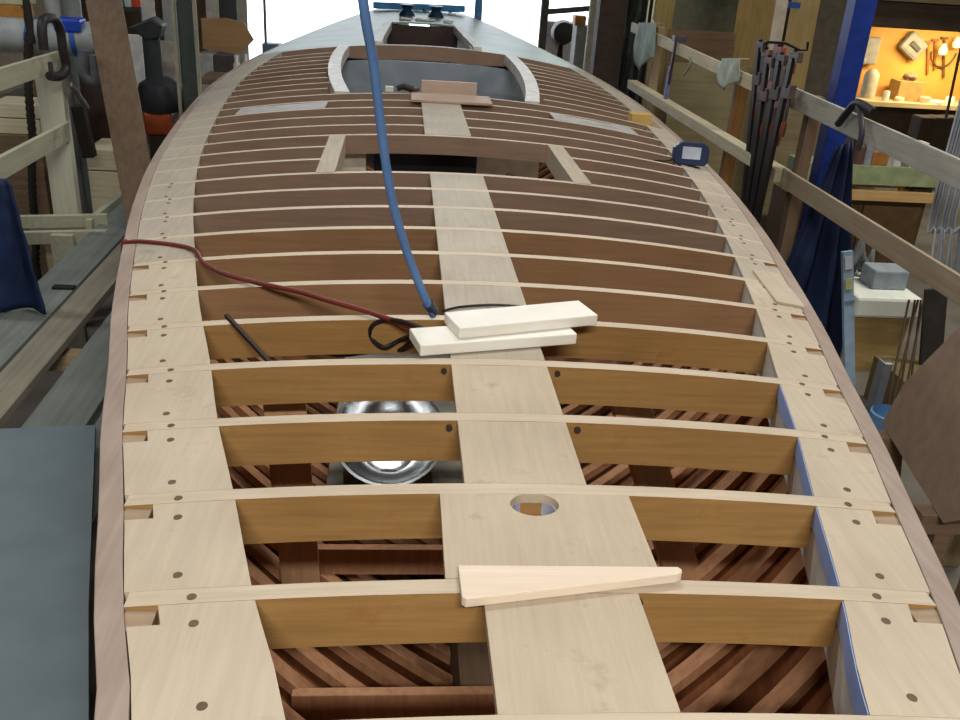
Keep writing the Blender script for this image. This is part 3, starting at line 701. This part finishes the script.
one('metal_bracket', MB().box(x0, x1, 5.0, 5.03, FL, z1).box(x0, x0+.012, 5.03, 5.09, FL, z1), plain('8b8f95', .4, .5), 'grey metal angle strip upright beside the hull edge and brown sheet', 'bracket', bevel=.003)
m = MB(); A = P(853, 345, 2, -1.5); B = P(905, 400, 2, -1.75)
m.box(3.55, 3.95, 5.75, 6.4, FL, -1.62); one('wood_crate', m, wood('olive_crate', '5c502f', '75673f', 'y', 8, .06), 'low olive wood crate on the floor under the rods', 'crate', bevel=.006)
one('blue_tub', MB().lathe((P(888, 412, 2, -1.3).x+.02, P(888, 412, 2, -1.3).y, FL), [(.001, 0), (.10, 0), (.12, .69), (.11, .70), (.09, .02), (.001, .02)], 20), plain('6f9cc8', .5), 'pale blue tub just visible between the hull edge and brown sheet', 'tub')
# hanging strings at the far right
for i in range(9):
    u = 936+i*3.2; a = P(u+5, 172, 1, 5.6); b = P(u-7+(i % 3)*2, 286, 1, 5.5+.02*i)
    one('hanging_string', MB().tube(cur([(a.x, a.y, 3.98), a, (a+b)/2+Vector((.015*math.sin(i*2), 0, 0)), b], 5), .007+.003*(i % 2), 6), plain('8f97a3' if i % 2 else 'a9aeb6', .6), 'pale grey string hanging at the right picture edge, one of a bunch of nine', 'string', group='strings hanging at the right')
# shelf unit at mid right
YS = 9.2
x0, x1, z0, z1 = yrect(803, 166, 941, 185, YS); g0 = z0
x0c, x1c, zc0, zc1 = yrect(850, 192, 938, 202, YS)
thing('work_counter', 'brown counter with pale wood top and a pale green front board above it', 'counter', [
    ('cabinet', MB().box(x0, x1-.05, YS+.05, YS+.7, FL, zc0-.001), plain('4d3822', .6), {'bevel': .004, 'subs': [
        ('door', MB().box(x0+.05, (x0+x1)/2-.01, YS+.03, YS+.049, FL+.1, zc0-.06), plain('453220', .6), {'bevel': .003}),
        ('door', MB().box((x0+x1)/2+.01, x1-.1, YS+.03, YS+.049, FL+.1, zc0-.06), plain('55402a', .6), {'bevel': .003})]}),
    ('worktop', MB().box(x0-.03, x1, YS, YS+.72, zc0, zc1), wood('warm_top', 'b08e5a', 'cdaa74', 'x', 10, .1), {'bevel': .004}),
    ('shelf_board', MB().box(x0, x1, YS, YS+.03, z0, z1), plain('8f9a74', .6), {'bevel': .003}),
    ('shelf', MB().box(x0, x1, YS+.03, YS+.45, z1-.03, z1-.01), plain('7c8566', .6)),
    ('side_panel', MB().box(x0, x0+.03, YS+.031, YS+.45, zc1+.0, z1-.031), plain('7c8566', .6)),
    ('side_panel', MB().box(x1-.03, x1, YS+.031, YS+.45, zc1+.0, z1-.031), plain('7c8566', .6))])
shz = z1-.009
items = [(858, 10, .25, '5a4038', 'brown bottle'), (866, 9, .3, '8a8f9c', 'grey bottle'), (877, 16, .14, '9a6a34', 'orange-brown box'), (887, 8, .24, 'a8aaa8', 'grey can'), (896, 10, .2, 'c9c6c0', 'white can'), (905, 12, .25, '77716a', 'dark grey tin'), (915, 14, .26, 'ddd6c8', 'white box'), (926, 11, .16, 'c98a3c', 'orange tin'), (935, 12, .15, 'd9a04c', 'yellow-orange carton')]
for u, w, h, col, lb in items:
    p = P(u, 165, 1, YS+.12); r = w*.0057
    box = 'box' in lb or 'carton' in lb; kind = lb.split()[-1]
    if box: m = MB().box(p.x-r, p.x+r, YS+.08, YS+.08+2*r, shz, shz+h)
    else: m = MB().lathe((p.x, YS+.08+r, shz), [(.001, 0), (r, 0), (r, h*.7), (r*.8, h*.8), (r*.45, h*.86), (r*.45, h), (.001, h)] if kind == 'bottle' else [(.001, 0), (r, 0), (r, h), (r*.9, h), (.001, h-.01)], 16)
    one(kind, m, plain(col, .5), lb+' standing on the green shelf at the right', kind, bevel=.005 if box else 0)
for u, w, col, lb in ((862, 14, 'd9d2c4', 'white sheet of paper'), (880, 22, 'c8c2b0', 'pale wood strip'), (915, 14, '4c3d28', 'dark flat box')):
    p = P(u, 192, 1, YS+.15); one('paper' if 'paper' in lb else 'strip' if 'strip' in lb else 'flat_box', MB().box(p.x-w*.006, p.x+w*.006, YS+.05, YS+.22, zc1+.001, zc1+(.006 if 'paper' in lb else .03)), plain(col, .6), lb+' lying on the pale counter top', lb.split()[-1], bevel=.002)
# lit tool bench at upper right
YB = 15.0
x0, x1, z0, z1 = yrect(862, 24, 985, 110, YB); pz0 = P(920, 103, 1, YB-.3).z
one('tool_board', MB().box(x0, x1+1.0, YB+.3, YB+.33, FL, z1+.6), plain('d09a48', .6, 0, .2, 1.2), 'large orange board behind the lit tool bench', 'board', bevel=.004)
bt = pz0
thing('workbench', 'lit workbench under the orange tool board', 'bench', [
    ('worktop', MB().box(x0, x1+1.0, YB-.4, YB+.29, bt-.08, bt), wood('bench_top', 'c2a878', 'dcc494', 'x', 8, .1), {'bevel': .006}),
    ('cabinet', MB().box(x0+.05, x1+.95, YB-.2, YB+.25, FL, bt-.081), plain('43362a', .7), {'bevel': .004})])
x0g, x1g, z0g, z1g = yrect(862, 3, 985, 30, 13.6)
one('overhead_shelf', MB().box(x0g, x1g+1.2, 13.6, 15.29, z0g, z1g), wood('dark_shelf', '3c332b', '564a3d', 'x', 6, .05), 'thick dark beam-like shelf above the lit tool bench', 'shelf', bevel=.006)
x0h, x1h, z0h, z1h = yrect(868, -4, 985, 4, 13.6)
one('shelf_plank', MB().box(x0h, x1h+1.2, 13.55, 14.3, z1g+.002, z1g+.09), wood('dull_plank', '5f5642', '7d7257', 'x', 6, .05), 'dull long plank lying on the dark overhead shelf', 'plank', bevel=.005)
for xx, lb in ((x0g+.1, 'left'), (x1g+1.1, 'right')):
    one('shelf_post', MB().box(xx-.05, xx+.05, 13.7, 13.8, FL, z0g-.001), plain('6b6256', .7), lb+' upright post carrying the dark overhead shelf', 'post', bevel=.004)
def onb(u, v, Y=None): return P(u, v, 1, YB+.28 if Y is None else Y)
# tool items on the orange board
def tool(name, mb, col, lb, cat, **k): return one(name, mb, plain(col, .5), lb, cat, **k)
c = onb(913, 46, YB+.2)
Rr = Matrix.Rotation(math.radians(35), 3, 'Y'); m = MB().box(-.2, .2, -.07, .085, -.17, .17); m.v = [Rr @ p+Vector((c.x, YB+.2, c.z)) for p in m.v]
m2 = MB().box(-.10, .10, -.10, -.071, -.04, .04); m2.v = [Rr @ p+Vector((c.x, YB+.2, c.z)) for p in m2.v]
thing('tool_case', 'tilted grey tool case hanging on the orange board', 'case', [('case', m, plain('8e8a7c', .5), {'bevel': .05}), ('handle', m2, plain('55504a', .5), {'bevel': .01})])
x0, x1, z0, z1 = yrect(892, 80, 918, 104, YB); one('cardboard_box', MB().box(x0, x1, YB-.2, YB+.15, bt+.001, z1), plain('a88a52', .7), 'tan cardboard box on the lit bench', 'box', bevel=.006)
m = MB(); m.smooth = True
for k in range(7): m.lathe(((x0+x1)/2+.06*math.cos(k*2.1), YB-.02+.06*math.sin(k*1.3), z1+.03+.01*k), [(.001, -.03), (.05, -.02), (.06, 0), (.04, .03), (.001, .035)], 10)
one('cotton_waste', m, plain('8a7a68', .8), 'heap of brown rags on the cardboard box', 'rags')
x0, x1, z0, z1 = yrect(866, 38, 884, 66, YB); one('spray_gun', MB().box(x0, x1, YB+.15, YB+.29, z0, z1).box(x0, x0+.08, YB+.05, YB+.15, z0, z0+.12), plain('9a968c', .5), 'grey box-shaped tool hanging left of the tilted tool case', 'tool', bevel=.03)
x0, x1, z0, z1 = yrect(862, 68, 878, 100, YB); one('tall_canister', MB().lathe(((x0+x1)/2, YB, bt+.001), [(.001, 0), (.12, 0), (.12, z1-bt-.1), (.06, z1-bt-.02), (.001, z1-bt)], 18), plain('b5ad98', .5), 'pale canister at the left end of the lit bench', 'canister')
for i, (u, v0, v1) in enumerate(((935, 40, 70), (944, 38, 78), (928, 42, 74))):
    a = onb(u, v0); b = onb(u-1, v1); one('hand_tool', MB().bar((a.x, YB+.27, a.z), (b.x, YB+.27, b.z), .035, .03, up=(0, 1, 0)).bar((a.x-.06, YB+.26, a.z), (a.x+.06, YB+.26, a.z), .03, .04), plain(['8a5a2c', '6e4a2c', '94622e'][i], .5), ['middle', 'rightmost, longest', 'leftmost'][i]+' of three hand tools hanging on the orange board', 'tool', group='hand tools on the orange board')
c = onb(944, 48); pts = [(c.x+.22*math.cos(a), YB+.25, c.z-.06+.24*math.sin(a)) for a in [math.pi*(1+k/12) for k in range(13)]]
one('cable_coil', MB().tube(pts, .014, 8), plain('5a3f22', .5), 'dark cable hung in a loop on the orange board', 'cable')
for u, v, lb in ((943, 50, 'left'), (957, 43, 'right')):
    c = onb(u, v, YB+.15); one('lamp_bulb', MB().lathe((c.x, YB+.15, c.z), [(.001, -.10), (.06, -.07), (.075, 0), (.05, .06), (.03, .1), (.001, .1)], 18), plain('f2e8d0', .3), 'round white lamp on the orange board, the %s one of two' % lb, 'lamp')
a = P(948, 36, 1, 12.5); b = P(946, 118, 1, 12.5)
one('hanging_rod', MB().tube([(b.x, 12.5, b.z), (a.x, 12.5, 3.98)], .02, 8), plain('4a3c2e', .5), 'thin dark rod hanging in front of the lit bench', 'rod')
for i, (u, col, w, h) in enumerate((( 885, 'e3ddcc', .07, .16), (899, 'd9cfb8', .1, .07), (925, 'c2b090', .12, .10), (935, 'e8e0cc', .2, .05), (950, 'f0e6d0', .1, .12))):
    c = P(u, 100, 1, YB-.25); one('jar' if h > .09 else 'tray', MB().lathe((c.x, YB-.25-.0, bt+.001), [(.001, 0), (w/1.3, 0), (w/1.3, h*.8), (w/1.6, h), (.001, h)], 16), plain(col, .5), ['narrow white jar near the left end of the lit bench', 'low cream tray left of the cardboard box front', 'tan jar right of the cardboard box', 'wide flat white tray on the lit bench', 'cream jar at the right of the lit bench'][i], 'jar' if h > .09 else 'tray')
for u, lb in ((928, 'left'), (942, 'middle'), (955, 'right')):
    c = P(u, 126, 1, 13.2); one('dark_bin', MB().box(c.x-.12, c.x+.12, 13.2, 13.5, FL, c.z+.12), plain('352a20', .7), '%s of three dark bins below the lit bench' % lb, 'bin', bevel=.02)

# ------------------------------------------------------------------ left side
XL = -3.0
def railL(a, b, w, h, mat, label):
    return one('guard_rail', MB().bar(P(*a, 0, XL), P(*b, 0, XL), w, h), mat, label, 'rail', bevel=.004)
GP = wood('grey_green_pine', '93947f', 'b0af99', 'y', 10, .06, .7)
railL((-40, 92), (60, 60), .04, .14, GP, 'upper pale guard rail board at the left, gripped by the black clamp')
railL((-40, 190), (68, 131), .04, .15, GP, 'lower pale guard rail board at the left')
x0, x1, z0, z1 = yrect(37, 76, 66, 150, 7.6)
post((x0+x1)/2, 7.62, .2, .1, .19, wood('white_post', 'adad98', 'c4c4b0', 'z', 10, .06), 'thick pale post behind the left guard rails', FL)
# rope, clamp, dust pipe
A = P(26, 0, 1, 8.3); B = P(36, 262, 1, 8.3)
pts = [(A.x+.0, 8.3, 3.98), (A.x, 8.3, A.z)]+[(A.x+(B.x-A.x)*t/8+.01*math.sin(t*2), 8.3, A.z+(B.z-A.z)*t/8) for t in range(1, 9)]
B.z = max(B.z, FL+.05); pts = [q for q in pts if q[2] > FL+.06]+[(B.x, 8.3, FL+.03)]
one('hanging_chain', MB().tube(smooth(pts, 10), [.03+.008*(k % 2) for k in range(10*(len(pts)-1)+1)], 8), plain('25241f', .6), 'dark hanging chain seen between the boards of the left guard rails', 'chain')
c = P(52, 45, 0, XL+.1)
q = lambda u, v: P(u, v, 0, XL+.08)
thing('c_clamp', 'large black C-clamp on the end of the left upper guard rail', 'clamp', [
    ('frame', MB().tube(cur([q(44, 50), q(42, 30), q(44, 20), q(54, 19), q(60, 30), q(63, 50), q(66, 68), q(60, 76), q(50, 76)], 5), .035), plain('282526', .5)),
    ('screw_rod', MB().tube([q(52, 78), q(50, 62)], .018), plain('4b4848', .4, .6)),
    ('handle', MB().bar(q(70, 84), q(88, 108), .03, .04), plain('8c8a88', .35, .6), {'bevel': .008})])
m1 = MB().tube([P(-12, 34, 1, 8.5), P(102, 40, 1, 8.5)], .145, 24); m2 = MB().tube([P(30, 36, 1, 8.5), P(36, 37, 1, 8.5)], .152, 24); m3 = MB().tube([P(75, 39, 1, 8.5), P(80, 39, 1, 8.5)], .152, 24)
pq = P(70, 24, 1, 8.45)
thing('dust_pipe', 'fat pale grey pipe with blue bands lying across behind the black clamp', 'pipe', [('pipe', m1, plain('9aa0a0', .5)), ('band', m2, plain('2f5db0', .5)), ('band', m3, plain('2f5db0', .5)), ('cap', MB().box(pq.x-.11, pq.x+.11, 8.35, 8.55, pq.z-.06, pq.z+.05), plain('2448b4', .4), {'bevel': .02})])
for u, col, lb in ((50, '9b9c9a', 'grey canister above the fat pipe'), (68, '6a716c', 'dark grey-green canister above the fat pipe')):
    x0, x1, z0, z1 = yrect(u-8, -8, u+8, 18, 9.9)
    one('canister', MB().lathe(((x0+x1)/2, 10.0, FL), [(.001, 0), (.09, 0), (.09, z1-FL), (.05, z1-FL+.1), (.001, z1-FL+.1)], 18), plain(col, .5), 'tall '+lb, 'canister')
for i, (u0, v0, u1, v1, col, lb) in enumerate(((-5, 5, 22, 20, 'b07c3c', 'orange-brown box'), (-5, -9, 24, 4.8, 'b9b595', 'cream box'))):
    x0, x1, z0, z1 = yrect(u0, v0, u1, v1, 9.6)
    one('storage_box', MB().box(x0-.3, x1, 9.6, 9.9, z0, z1), plain(col, .6), lb+' on the shelf at the top left corner', 'box', bevel=.01)
x0, x1, z0, z1 = yrect(-5, 20, 24, 24, 9.6); sz = yrect(-5, 5, 22, 20, 9.6)[2]
one('storage_shelf', MB().box(x0-.6, x1+.05, 9.5, 10.0, sz-.05, sz-.001).box(x0-.6, x0-.55, 9.5, 10, FL, sz-.05).box(x1, x1+.05, 9.5, 10, FL, sz-.05), BROWN('x'), 'brown shelf at the top left corner behind the chain', 'shelf', bevel=.003)
# crate of drawers left
for i, (v0, v1) in enumerate(((104, 118), (119, 134))):
    x0, x1, z0, z1 = yrect(-10, v0, 40, v1, 8.6)
    one('drawer_unit', MB().box(x0, x1, 8.6, 9.0, z0, z1), PINE('x'), ['upper', 'lower'][i]+' pale wooden drawer box behind the left rails', 'drawer box', bevel=.006)
zz = yrect(-10, 104, 40, 134, 8.6)[2]
one('low_cabinet', MB().box(x0, x1, 8.55, 9.05, FL, zz-.002), BROWN('x'), 'brown cabinet under the pale drawer boxes at the left', 'cabinet', bevel=.005)
# leaning brown board
a0 = P(84, -6, 1, 7.9); a1 = P(120, -6, 1, 7.9)
b0 = P(125, 215, 1, 7.0); b1 = P(160, 215, 1, 7.0)
def ext(a, b, k): return a+(b-a)*k
kk = (-.965-a0.z)/(b0.z-a0.z)
t0, t1 = ext(a0, b0, -.35), ext(a1, b1, -.35); e0, e1 = ext(a0, b0, kk), ext(a1, b1, kk)
nn2 = (t1-t0).cross(e0-t0).normalized()*.03
m = MB().hexa([e0, e1, e1+nn2, e0+nn2, t0, t1, t1+nn2, t0+nn2])
one('leaning_board', m, wood('brown_leaning', '5a4939', '75614d', 'z', 8, .08, .7), 'wide brown board leaning beside the left side of the hull', 'board', bevel=.004)
# green post
x0, x1, z0, z1 = yrect(177, 0, 198, 110, 9.0)
post((x0+x1)/2, 9.0, x1-x0-.05, .2, 3.95, plain('39423e', .6), 'dark grey-green upright post left of the hull')
for xx, lb in ((x0, 'left'), (x1, 'right')):
    one('edge_strip', MB().box(xx-.015, xx+.015, 8.97, 9.0, FL, 3.9), plain('8c8a78', .6), 'thin pale strip along the %s edge of the dark green post' % lb, 'strip')
# vacuum / machine
x0, x1, z0, z1 = yrect(144, 113, 180, 136, 9.3)
cx = (x0+x1)/2
xr, xs, zr, zs = yrect(136, 80, 176, 112, 9.3)
xq, xt, zq, zt = yrect(138, 28, 156, 80, 9.3)
xa, xb, za, zb = yrect(124, 20, 160, 36, 9.3)
thing('shop_vacuum', 'black workshop vacuum with an orange-red base beyond the leaning board', 'vacuum', [
    ('base', MB().box(x0, x1-.08, 9.3, 9.75, z0, z1), plain('a04a28', .5), {'bevel': .03}),
    ('stand', MB().box(x0+.03, x1-.1, 9.33, 9.7, FL, z0-.001), plain('3b3430', .6)),
    ('body', MB().lathe(((xr+xs)/2, 9.5, z1), [(.001, 0), (.23, 0), (.25, (zs-z1)*.3), (.2, (zs-z1)*.8), (.10, zs-z1), (.001, zs-z1)], 20), plain('24262a', .5)),
    ('column', MB().tube([((xq+xt)/2, 9.5, zs-.04), ((xq+xt)/2, 9.5, zt)], .085, 16), plain('2e3336', .5)),
    ('head', MB().prismy([(xa, (za+zb)/2-.01), (xa+.15, zb-.02), (xb-.1, zb+.02), (xb, zb-.05), (xb-.05, za-.03), ((xa+xb)/2, za-.05)], 9.4, 9.62), plain('2e3134', .5), {'bevel': .02})])
tx0, tx1, tz0, tz1 = yrect(124, 35, 141, 52, 9.9)
sheet(124, 35, 141, 52, 9.9, plain('d8d8d4', .6), 'white sheet standing behind the black vacuum', None, .05, 'white_sheet')
sheet(157, 42, 176, 110, 10.2, plain('9d958a', .7), 'pale brown board standing right of the black vacuum', None, .1)
sheet(162, -5, 176, 50, 10.6, plain('8a8c88', .7), 'tall grey board left of the dark green post', 1.4, .1)
sheet(140, -5, 153, 20, 11.2, plain('b5b3ab', .7), 'light grey board above the vacuum head', 1.2, .1)
bx_ = []; SB = yrect(131, -5, 140, 5, 11.8)[2]-.03
for u0, v0, u1, v1, col, lb in ((117, -5, 124, 12, '1f6d73', 'teal'), (124, -5, 131, 8, 'b9bcb8', 'white'), (131, -5, 140, 5, 'b4492e', 'red')):
    x0, x1, z0, z1 = yrect(u0, v0, u1, v1, 11.8)
    one('storage_box', MB().box(x0, x1, 11.8, 12.1, SB, z1+.1), plain(col, .5), 'small %s box at the top of the picture left of the vacuum' % lb, 'box', bevel=.01); bx_.append(SB)
x0, x1, z0, z1 = yrect(112, 10, 142, 16, 11.8); zt = min(bx_)-.002
one('wall_shelf', MB().box(x0, x1, 11.75, 12.15, zt-.05, zt).box(x0, x0+.04, 11.75, 12.15, FL, zt-.05).box(x1-.04, x1, 11.75, 12.15, FL, zt-.05), plain('37322d', .7), 'dark shelf stand carrying three small coloured boxes', 'shelf', bevel=.004)
# things by the far left
x0, x1, z0, z1 = yrect(202, 18, 246, 50, 13.0)
m = MB(); m.prismy([(x0, z0), (x1-.1, z0-.05), (x1+.1, z0+.15), (x1-.02, z1-.05), (x1-.25, z1), (x0, z1-.02)], 13.0, 13.03)
one('plywood_offcut', m, wood('tan_offcut', '93704a', 'ad8a60', 'x', 6, .08), 'tan plywood offcut with a slanted corner right of the dark green post', 'sheet')
x0b, x1b, z0b, z1b = yrect(204, 50, 236, 70, 13.1)
thing('tool_cabinet', 'dark grey cabinet with pale side under the tan plywood offcut', 'cabinet', [
    ('cabinet', MB().box(x0b+.15, x1b, 12.95, 13.4, FL, min(z1b, z0-.06)), plain('4a4440', .6), {'bevel': .01}),
    ('side_panel', MB().box(x0b-.05, x0b+.149, 12.95, 13.4, FL, min(z1b, z0-.06)), plain('a5a5a0', .6), {'bevel': .01})])
sheet(205, -5, 218, 18, 14.6, plain('b5b1a6', .7), 'pale board standing above the tan plywood offcut', 1.6, .1)
sheet(217, -5, 236, 16, 15.0, plain('44464a', .7), 'dark board standing above the tan plywood offcut', 1.6, .1)
sheet(232, -5, 247, 40, 15.6, plain('b9b6a8', .7), 'light board at the left edge of the bright opening', 1.6, .1)
for i, (u, v) in enumerate(((237, 66), (246, 60))):
    p = P(u, v, 1, 11.9+i*.2); p.z = P(237, 66, 1, 11.9).z; one('bottle', MB().lathe((p.x, 11.9+i*.2, p.z-.12), [(.001, 0), (.045, 0), (.045, .14), (.02, .18), (.02, .24), (.001, .24)], 14), plain('d8d2c4', .5), ['nearer', 'farther'][i]+' white bottle on the narrow ledge beside the hull at the far left', 'bottle')
    if i == 0: lz = p.z-.122
    else: l2 = p.z-.122
one('ledge', MB().hexa([(-2.75, 11.5, lz-.06), (-2.45, 11.5, lz-.06), (-2.45, 12.2, lz-.06), (-2.75, 12.2, lz-.06), (-2.75, 11.5, lz), (-2.45, 11.5, lz), (-2.45, 12.2, lz), (-2.75, 12.2, lz)]).box(-2.62, -2.56, 11.8, 11.86, FL, lz-.06), BROWN('y'), 'narrow ledge beside the hull at the far left', 'ledge')
p = P(265, 20, 1, 20.0)
one('thin_pole', MB().tube([(p.x, 20, FL), (p.x, 20, 3.9)], .03, 10), plain('9a9a98', .5), 'thin grey pole standing in the bright far opening', 'pole')
x0, x1, z0, z1 = yrect(262, 44, 280, 54, 19.8)
one('far_bin', MB().box(x0, x1, 19.8, 20.2, FL, z1), plain('7c8fae', .6), 'bluish bin at the foot of the thin grey pole', 'bin', bevel=.02)
# plywood crate, black spout
x0, x1, z0, z1 = yrect(88, 150, 124, 193, 8.4)
thing('wooden_crate', 'pale wooden crate below the black spout at the left', 'crate', [
    ('box', MB().box(x0, x1+.1, 8.4, 8.9, FL, (z0+z1)/2+.0), PINE('x'), {'bevel': .004}),
    ('lid', MB().box(x0, x1+.1, 8.4, 8.9, (z0+z1)/2+.012, z1), PINE('x'), {'bevel': .004})])
a = P(78, 105, 1, 8.0); b = P(90, 157, 1, 8.0)
one('black_spout', MB().bar(a, b, .1, .1, up=(0, 1, 0)), plain('1c1614', .5), 'black square pipe pointing down at the pale crate', 'pipe', bevel=.008)
one('dark_barrel', MB().lathe((P(108, 110, 1, 9.4).x, 9.5, FL), [(.001, 0), (.26, 0), (.28, .8), (.26, P(108, 80, 1, 9.1).z-FL), (.001, P(108, 80, 1, 9.1).z-FL)], 24), plain('3d2f2c', .6), 'dark brown barrel behind the black spout', 'barrel')
one('grey_hose', MB().tube(cur([P(84, 50, 1, 7.8), P(85, 75, 1, 7.8), P(96, 80, 1, 7.8), P(95, 55, 1, 7.8)], 5), .05), plain('55585c', .5), 'dark grey bent hose under the fat pipe', 'hose')
# staging
SM = wood('grey_staging', '5c625e', '7b807a', 'y', 8, .05, .8)
SM2 = wood('tan_staging', '6b665a', '8b8574', 'y', 8, .05, .8)
def splank(xn0, xn1, y0, xf0, xf1, y1, z, mat, lb):
    return one('staging_plank', MB().hexa([(xn0, y0, z-.05), (xn1, y0, z-.05), (xf1, y1, z-.05), (xf0, y1, z-.05), (xn0, y0, z), (xn1, y0, z), (xf1, y1, z), (xf0, y1, z)]), mat, lb, 'plank', bevel=.004)
splank(-2.68, -2.41, 2.6, -2.70, -2.43, 8.0, -1.0, SM, 'outer grey staging plank along the left of the hull')
splank(-2.36, -2.17, 2.6, -2.38, -2.19, 8.2, -.97, SM2, 'middle tan staging plank along the left of the hull')
splank(-2.09, -1.80, 2.4, -2.10, -1.81, 6.5, -1.02, SM, 'inner grey staging plank, second from the hull')
splank(-1.755, -1.52, 2.4, -1.77, -1.55, 5.0, -1.02, SM, 'short grey staging plank right next to the hull')
for y, lb in ((2.7, 'nearest'), (4.9, 'middle'), (7.4, 'farthest')):
    one('staging_trestle', MB().box(-3.3, -1.45, y-.05, y+.05, -1.17, -1.071).box(-3.2, -3.12, y-.04, y+.04, FL, -1.17).box(-1.6, -1.52, y-.04, y+.04, FL, -1.17), TAN('x'), lb+' trestle under the left staging planks', 'trestle')
m = MB(); q0 = P(-90, 428, 2, -.9); q1 = P(95, 421, 2, -.9); q2 = P(88, 600, 2, -.9); q3 = P(88, 760, 2, -.9); q4 = P(-120, 760, 2, -.9)
m.prism([(q[0], q[1]) for q in (q0, q1, q2, q3, q4)], -.945, -.92)
one('plywood_sheet', m, plain('67747a', .7, 0, .1, 5.), 'blue-grey sheet lying on the staging at the lower left', 'sheet', bevel=.002)
# blue tarp at left
Y = 5.3
tl = P(-60, 176, 1, Y); tr = P(8, 180, 1, Y); bl = P(-80, 330, 1, Y); br = P(50, 320, 1, Y); bl.z = br.z = -.985
one('tarpaulin', drape(tl, tr, bl, br, Y, .045), plain('1a2a4c', .6, 0, .3, 6.), 'dark blue tarpaulin hanging at the left picture edge', 'tarpaulin', solid=.012)
# cross pieces of the staging frame
def barX(u0, v0, u1, v1, Y, w, h, mat, lb, name='timber_batten'):
    return one(name, MB().bar(P(u0, v0, 1, Y), P(u1, v1, 1, Y), w, h), mat, lb, 'batten', bevel=.004)
barX(15, 222, 108, 220, 7.2, .05, .10, GP, 'pale grey batten across below the left guard rails, upper of two')
barX(15, 238, 108, 236, 7.0, .05, .10, GP, 'pale grey batten across below the left guard rails, lower of two')
one('timber_batten', MB().bar(P(88, 225, 0, -2.75), P(128, 192, 0, -2.75), .05, .08), GP, 'short diagonal batten at the hull side by the leaning board', 'batten', bevel=.004)
x0, x1, z0, z1 = yrect(52, 242, 78, 290, 6.9)
post((x0+x1)/2, 6.9, .17, .06, yrect(52, 232, 78, 290, 6.9)[3]-.03, GP, 'short pale post standing under the left battens')
one('black_strap', MB().box(P(53, 288, 2, -.998).x, P(75, 288, 2, -.998).x, P(64, 288, 2, -.998).y-.03, P(64, 288, 2, -.998).y+.03, -.998, -.985), plain('201f22', .6), 'short black strap lying on the outer staging plank', 'strap')

# ------------------------------------------------------------------ light
def area(name, loc, size, size_y, power, color, rot=(0, 0, 0)):
    ld = bpy.data.lights.new(name, 'AREA'); ld.shape = 'RECTANGLE'; ld.size = size; ld.size_y = size_y; ld.energy = power; ld.color = color
    o = bpy.data.objects.new(name, ld); COL.objects.link(o); o.location = Vector(loc)+Vector((0, 0, Z0)); o.rotation_euler = rot; return o
def fixture(x, y, power, color, lb, L=2.4):
    m = MB().box(x-L/2, x+L/2, y-.15, y+.15, 3.86, 3.99)
    one('ceiling_light', m, plain('e8e8e4', .5), lb, 'light', bevel=.01)
    return area('tube_light', (x, y, 3.84), L, .3, power, color)
fixture(-.3, -2.8, 560, (1, .96, .90), 'long ceiling light above and behind the viewer', 3.)
fixture(0, 4.0, 105, (1, .98, .95), 'long ceiling light above the near deck')
fixture(0, 10.0, 95, (.95, .97, 1), 'long ceiling light above the cockpit')
fixture(5.5, 6.0, 230, (1, .95, .85), 'long ceiling light above the right side of the shop')
fixture(-5.5, 6.0, 115, (.95, .98, 1), 'long ceiling light above the left side of the shop')
fixture(6.5, 13.0, 120, (1, .9, .72), 'long ceiling light near the tool bench')
area('bench_lamp', (P(940, 40, 1, 14.4).x+.3, 14.3, yrect(862, 3, 985, 30, 13.6)[2]-.03), 1.6, .25, 85, (1, .80, .46), (math.radians(20), 0, 0))
w = bpy.data.worlds.new('daylight'); SC.world = w; w.use_nodes = True
w.node_tree.nodes['Background'].inputs['Color'].default_value = (.86, .93, 1, 1)
w.node_tree.nodes['Background'].inputs['Strength'].default_value = 5.0
vs = SC.view_settings; vs.view_transform = 'Standard'; vs.look = 'None'; vs.gamma = 1; vs.use_curve_mapping = False; vs.exposure = 0
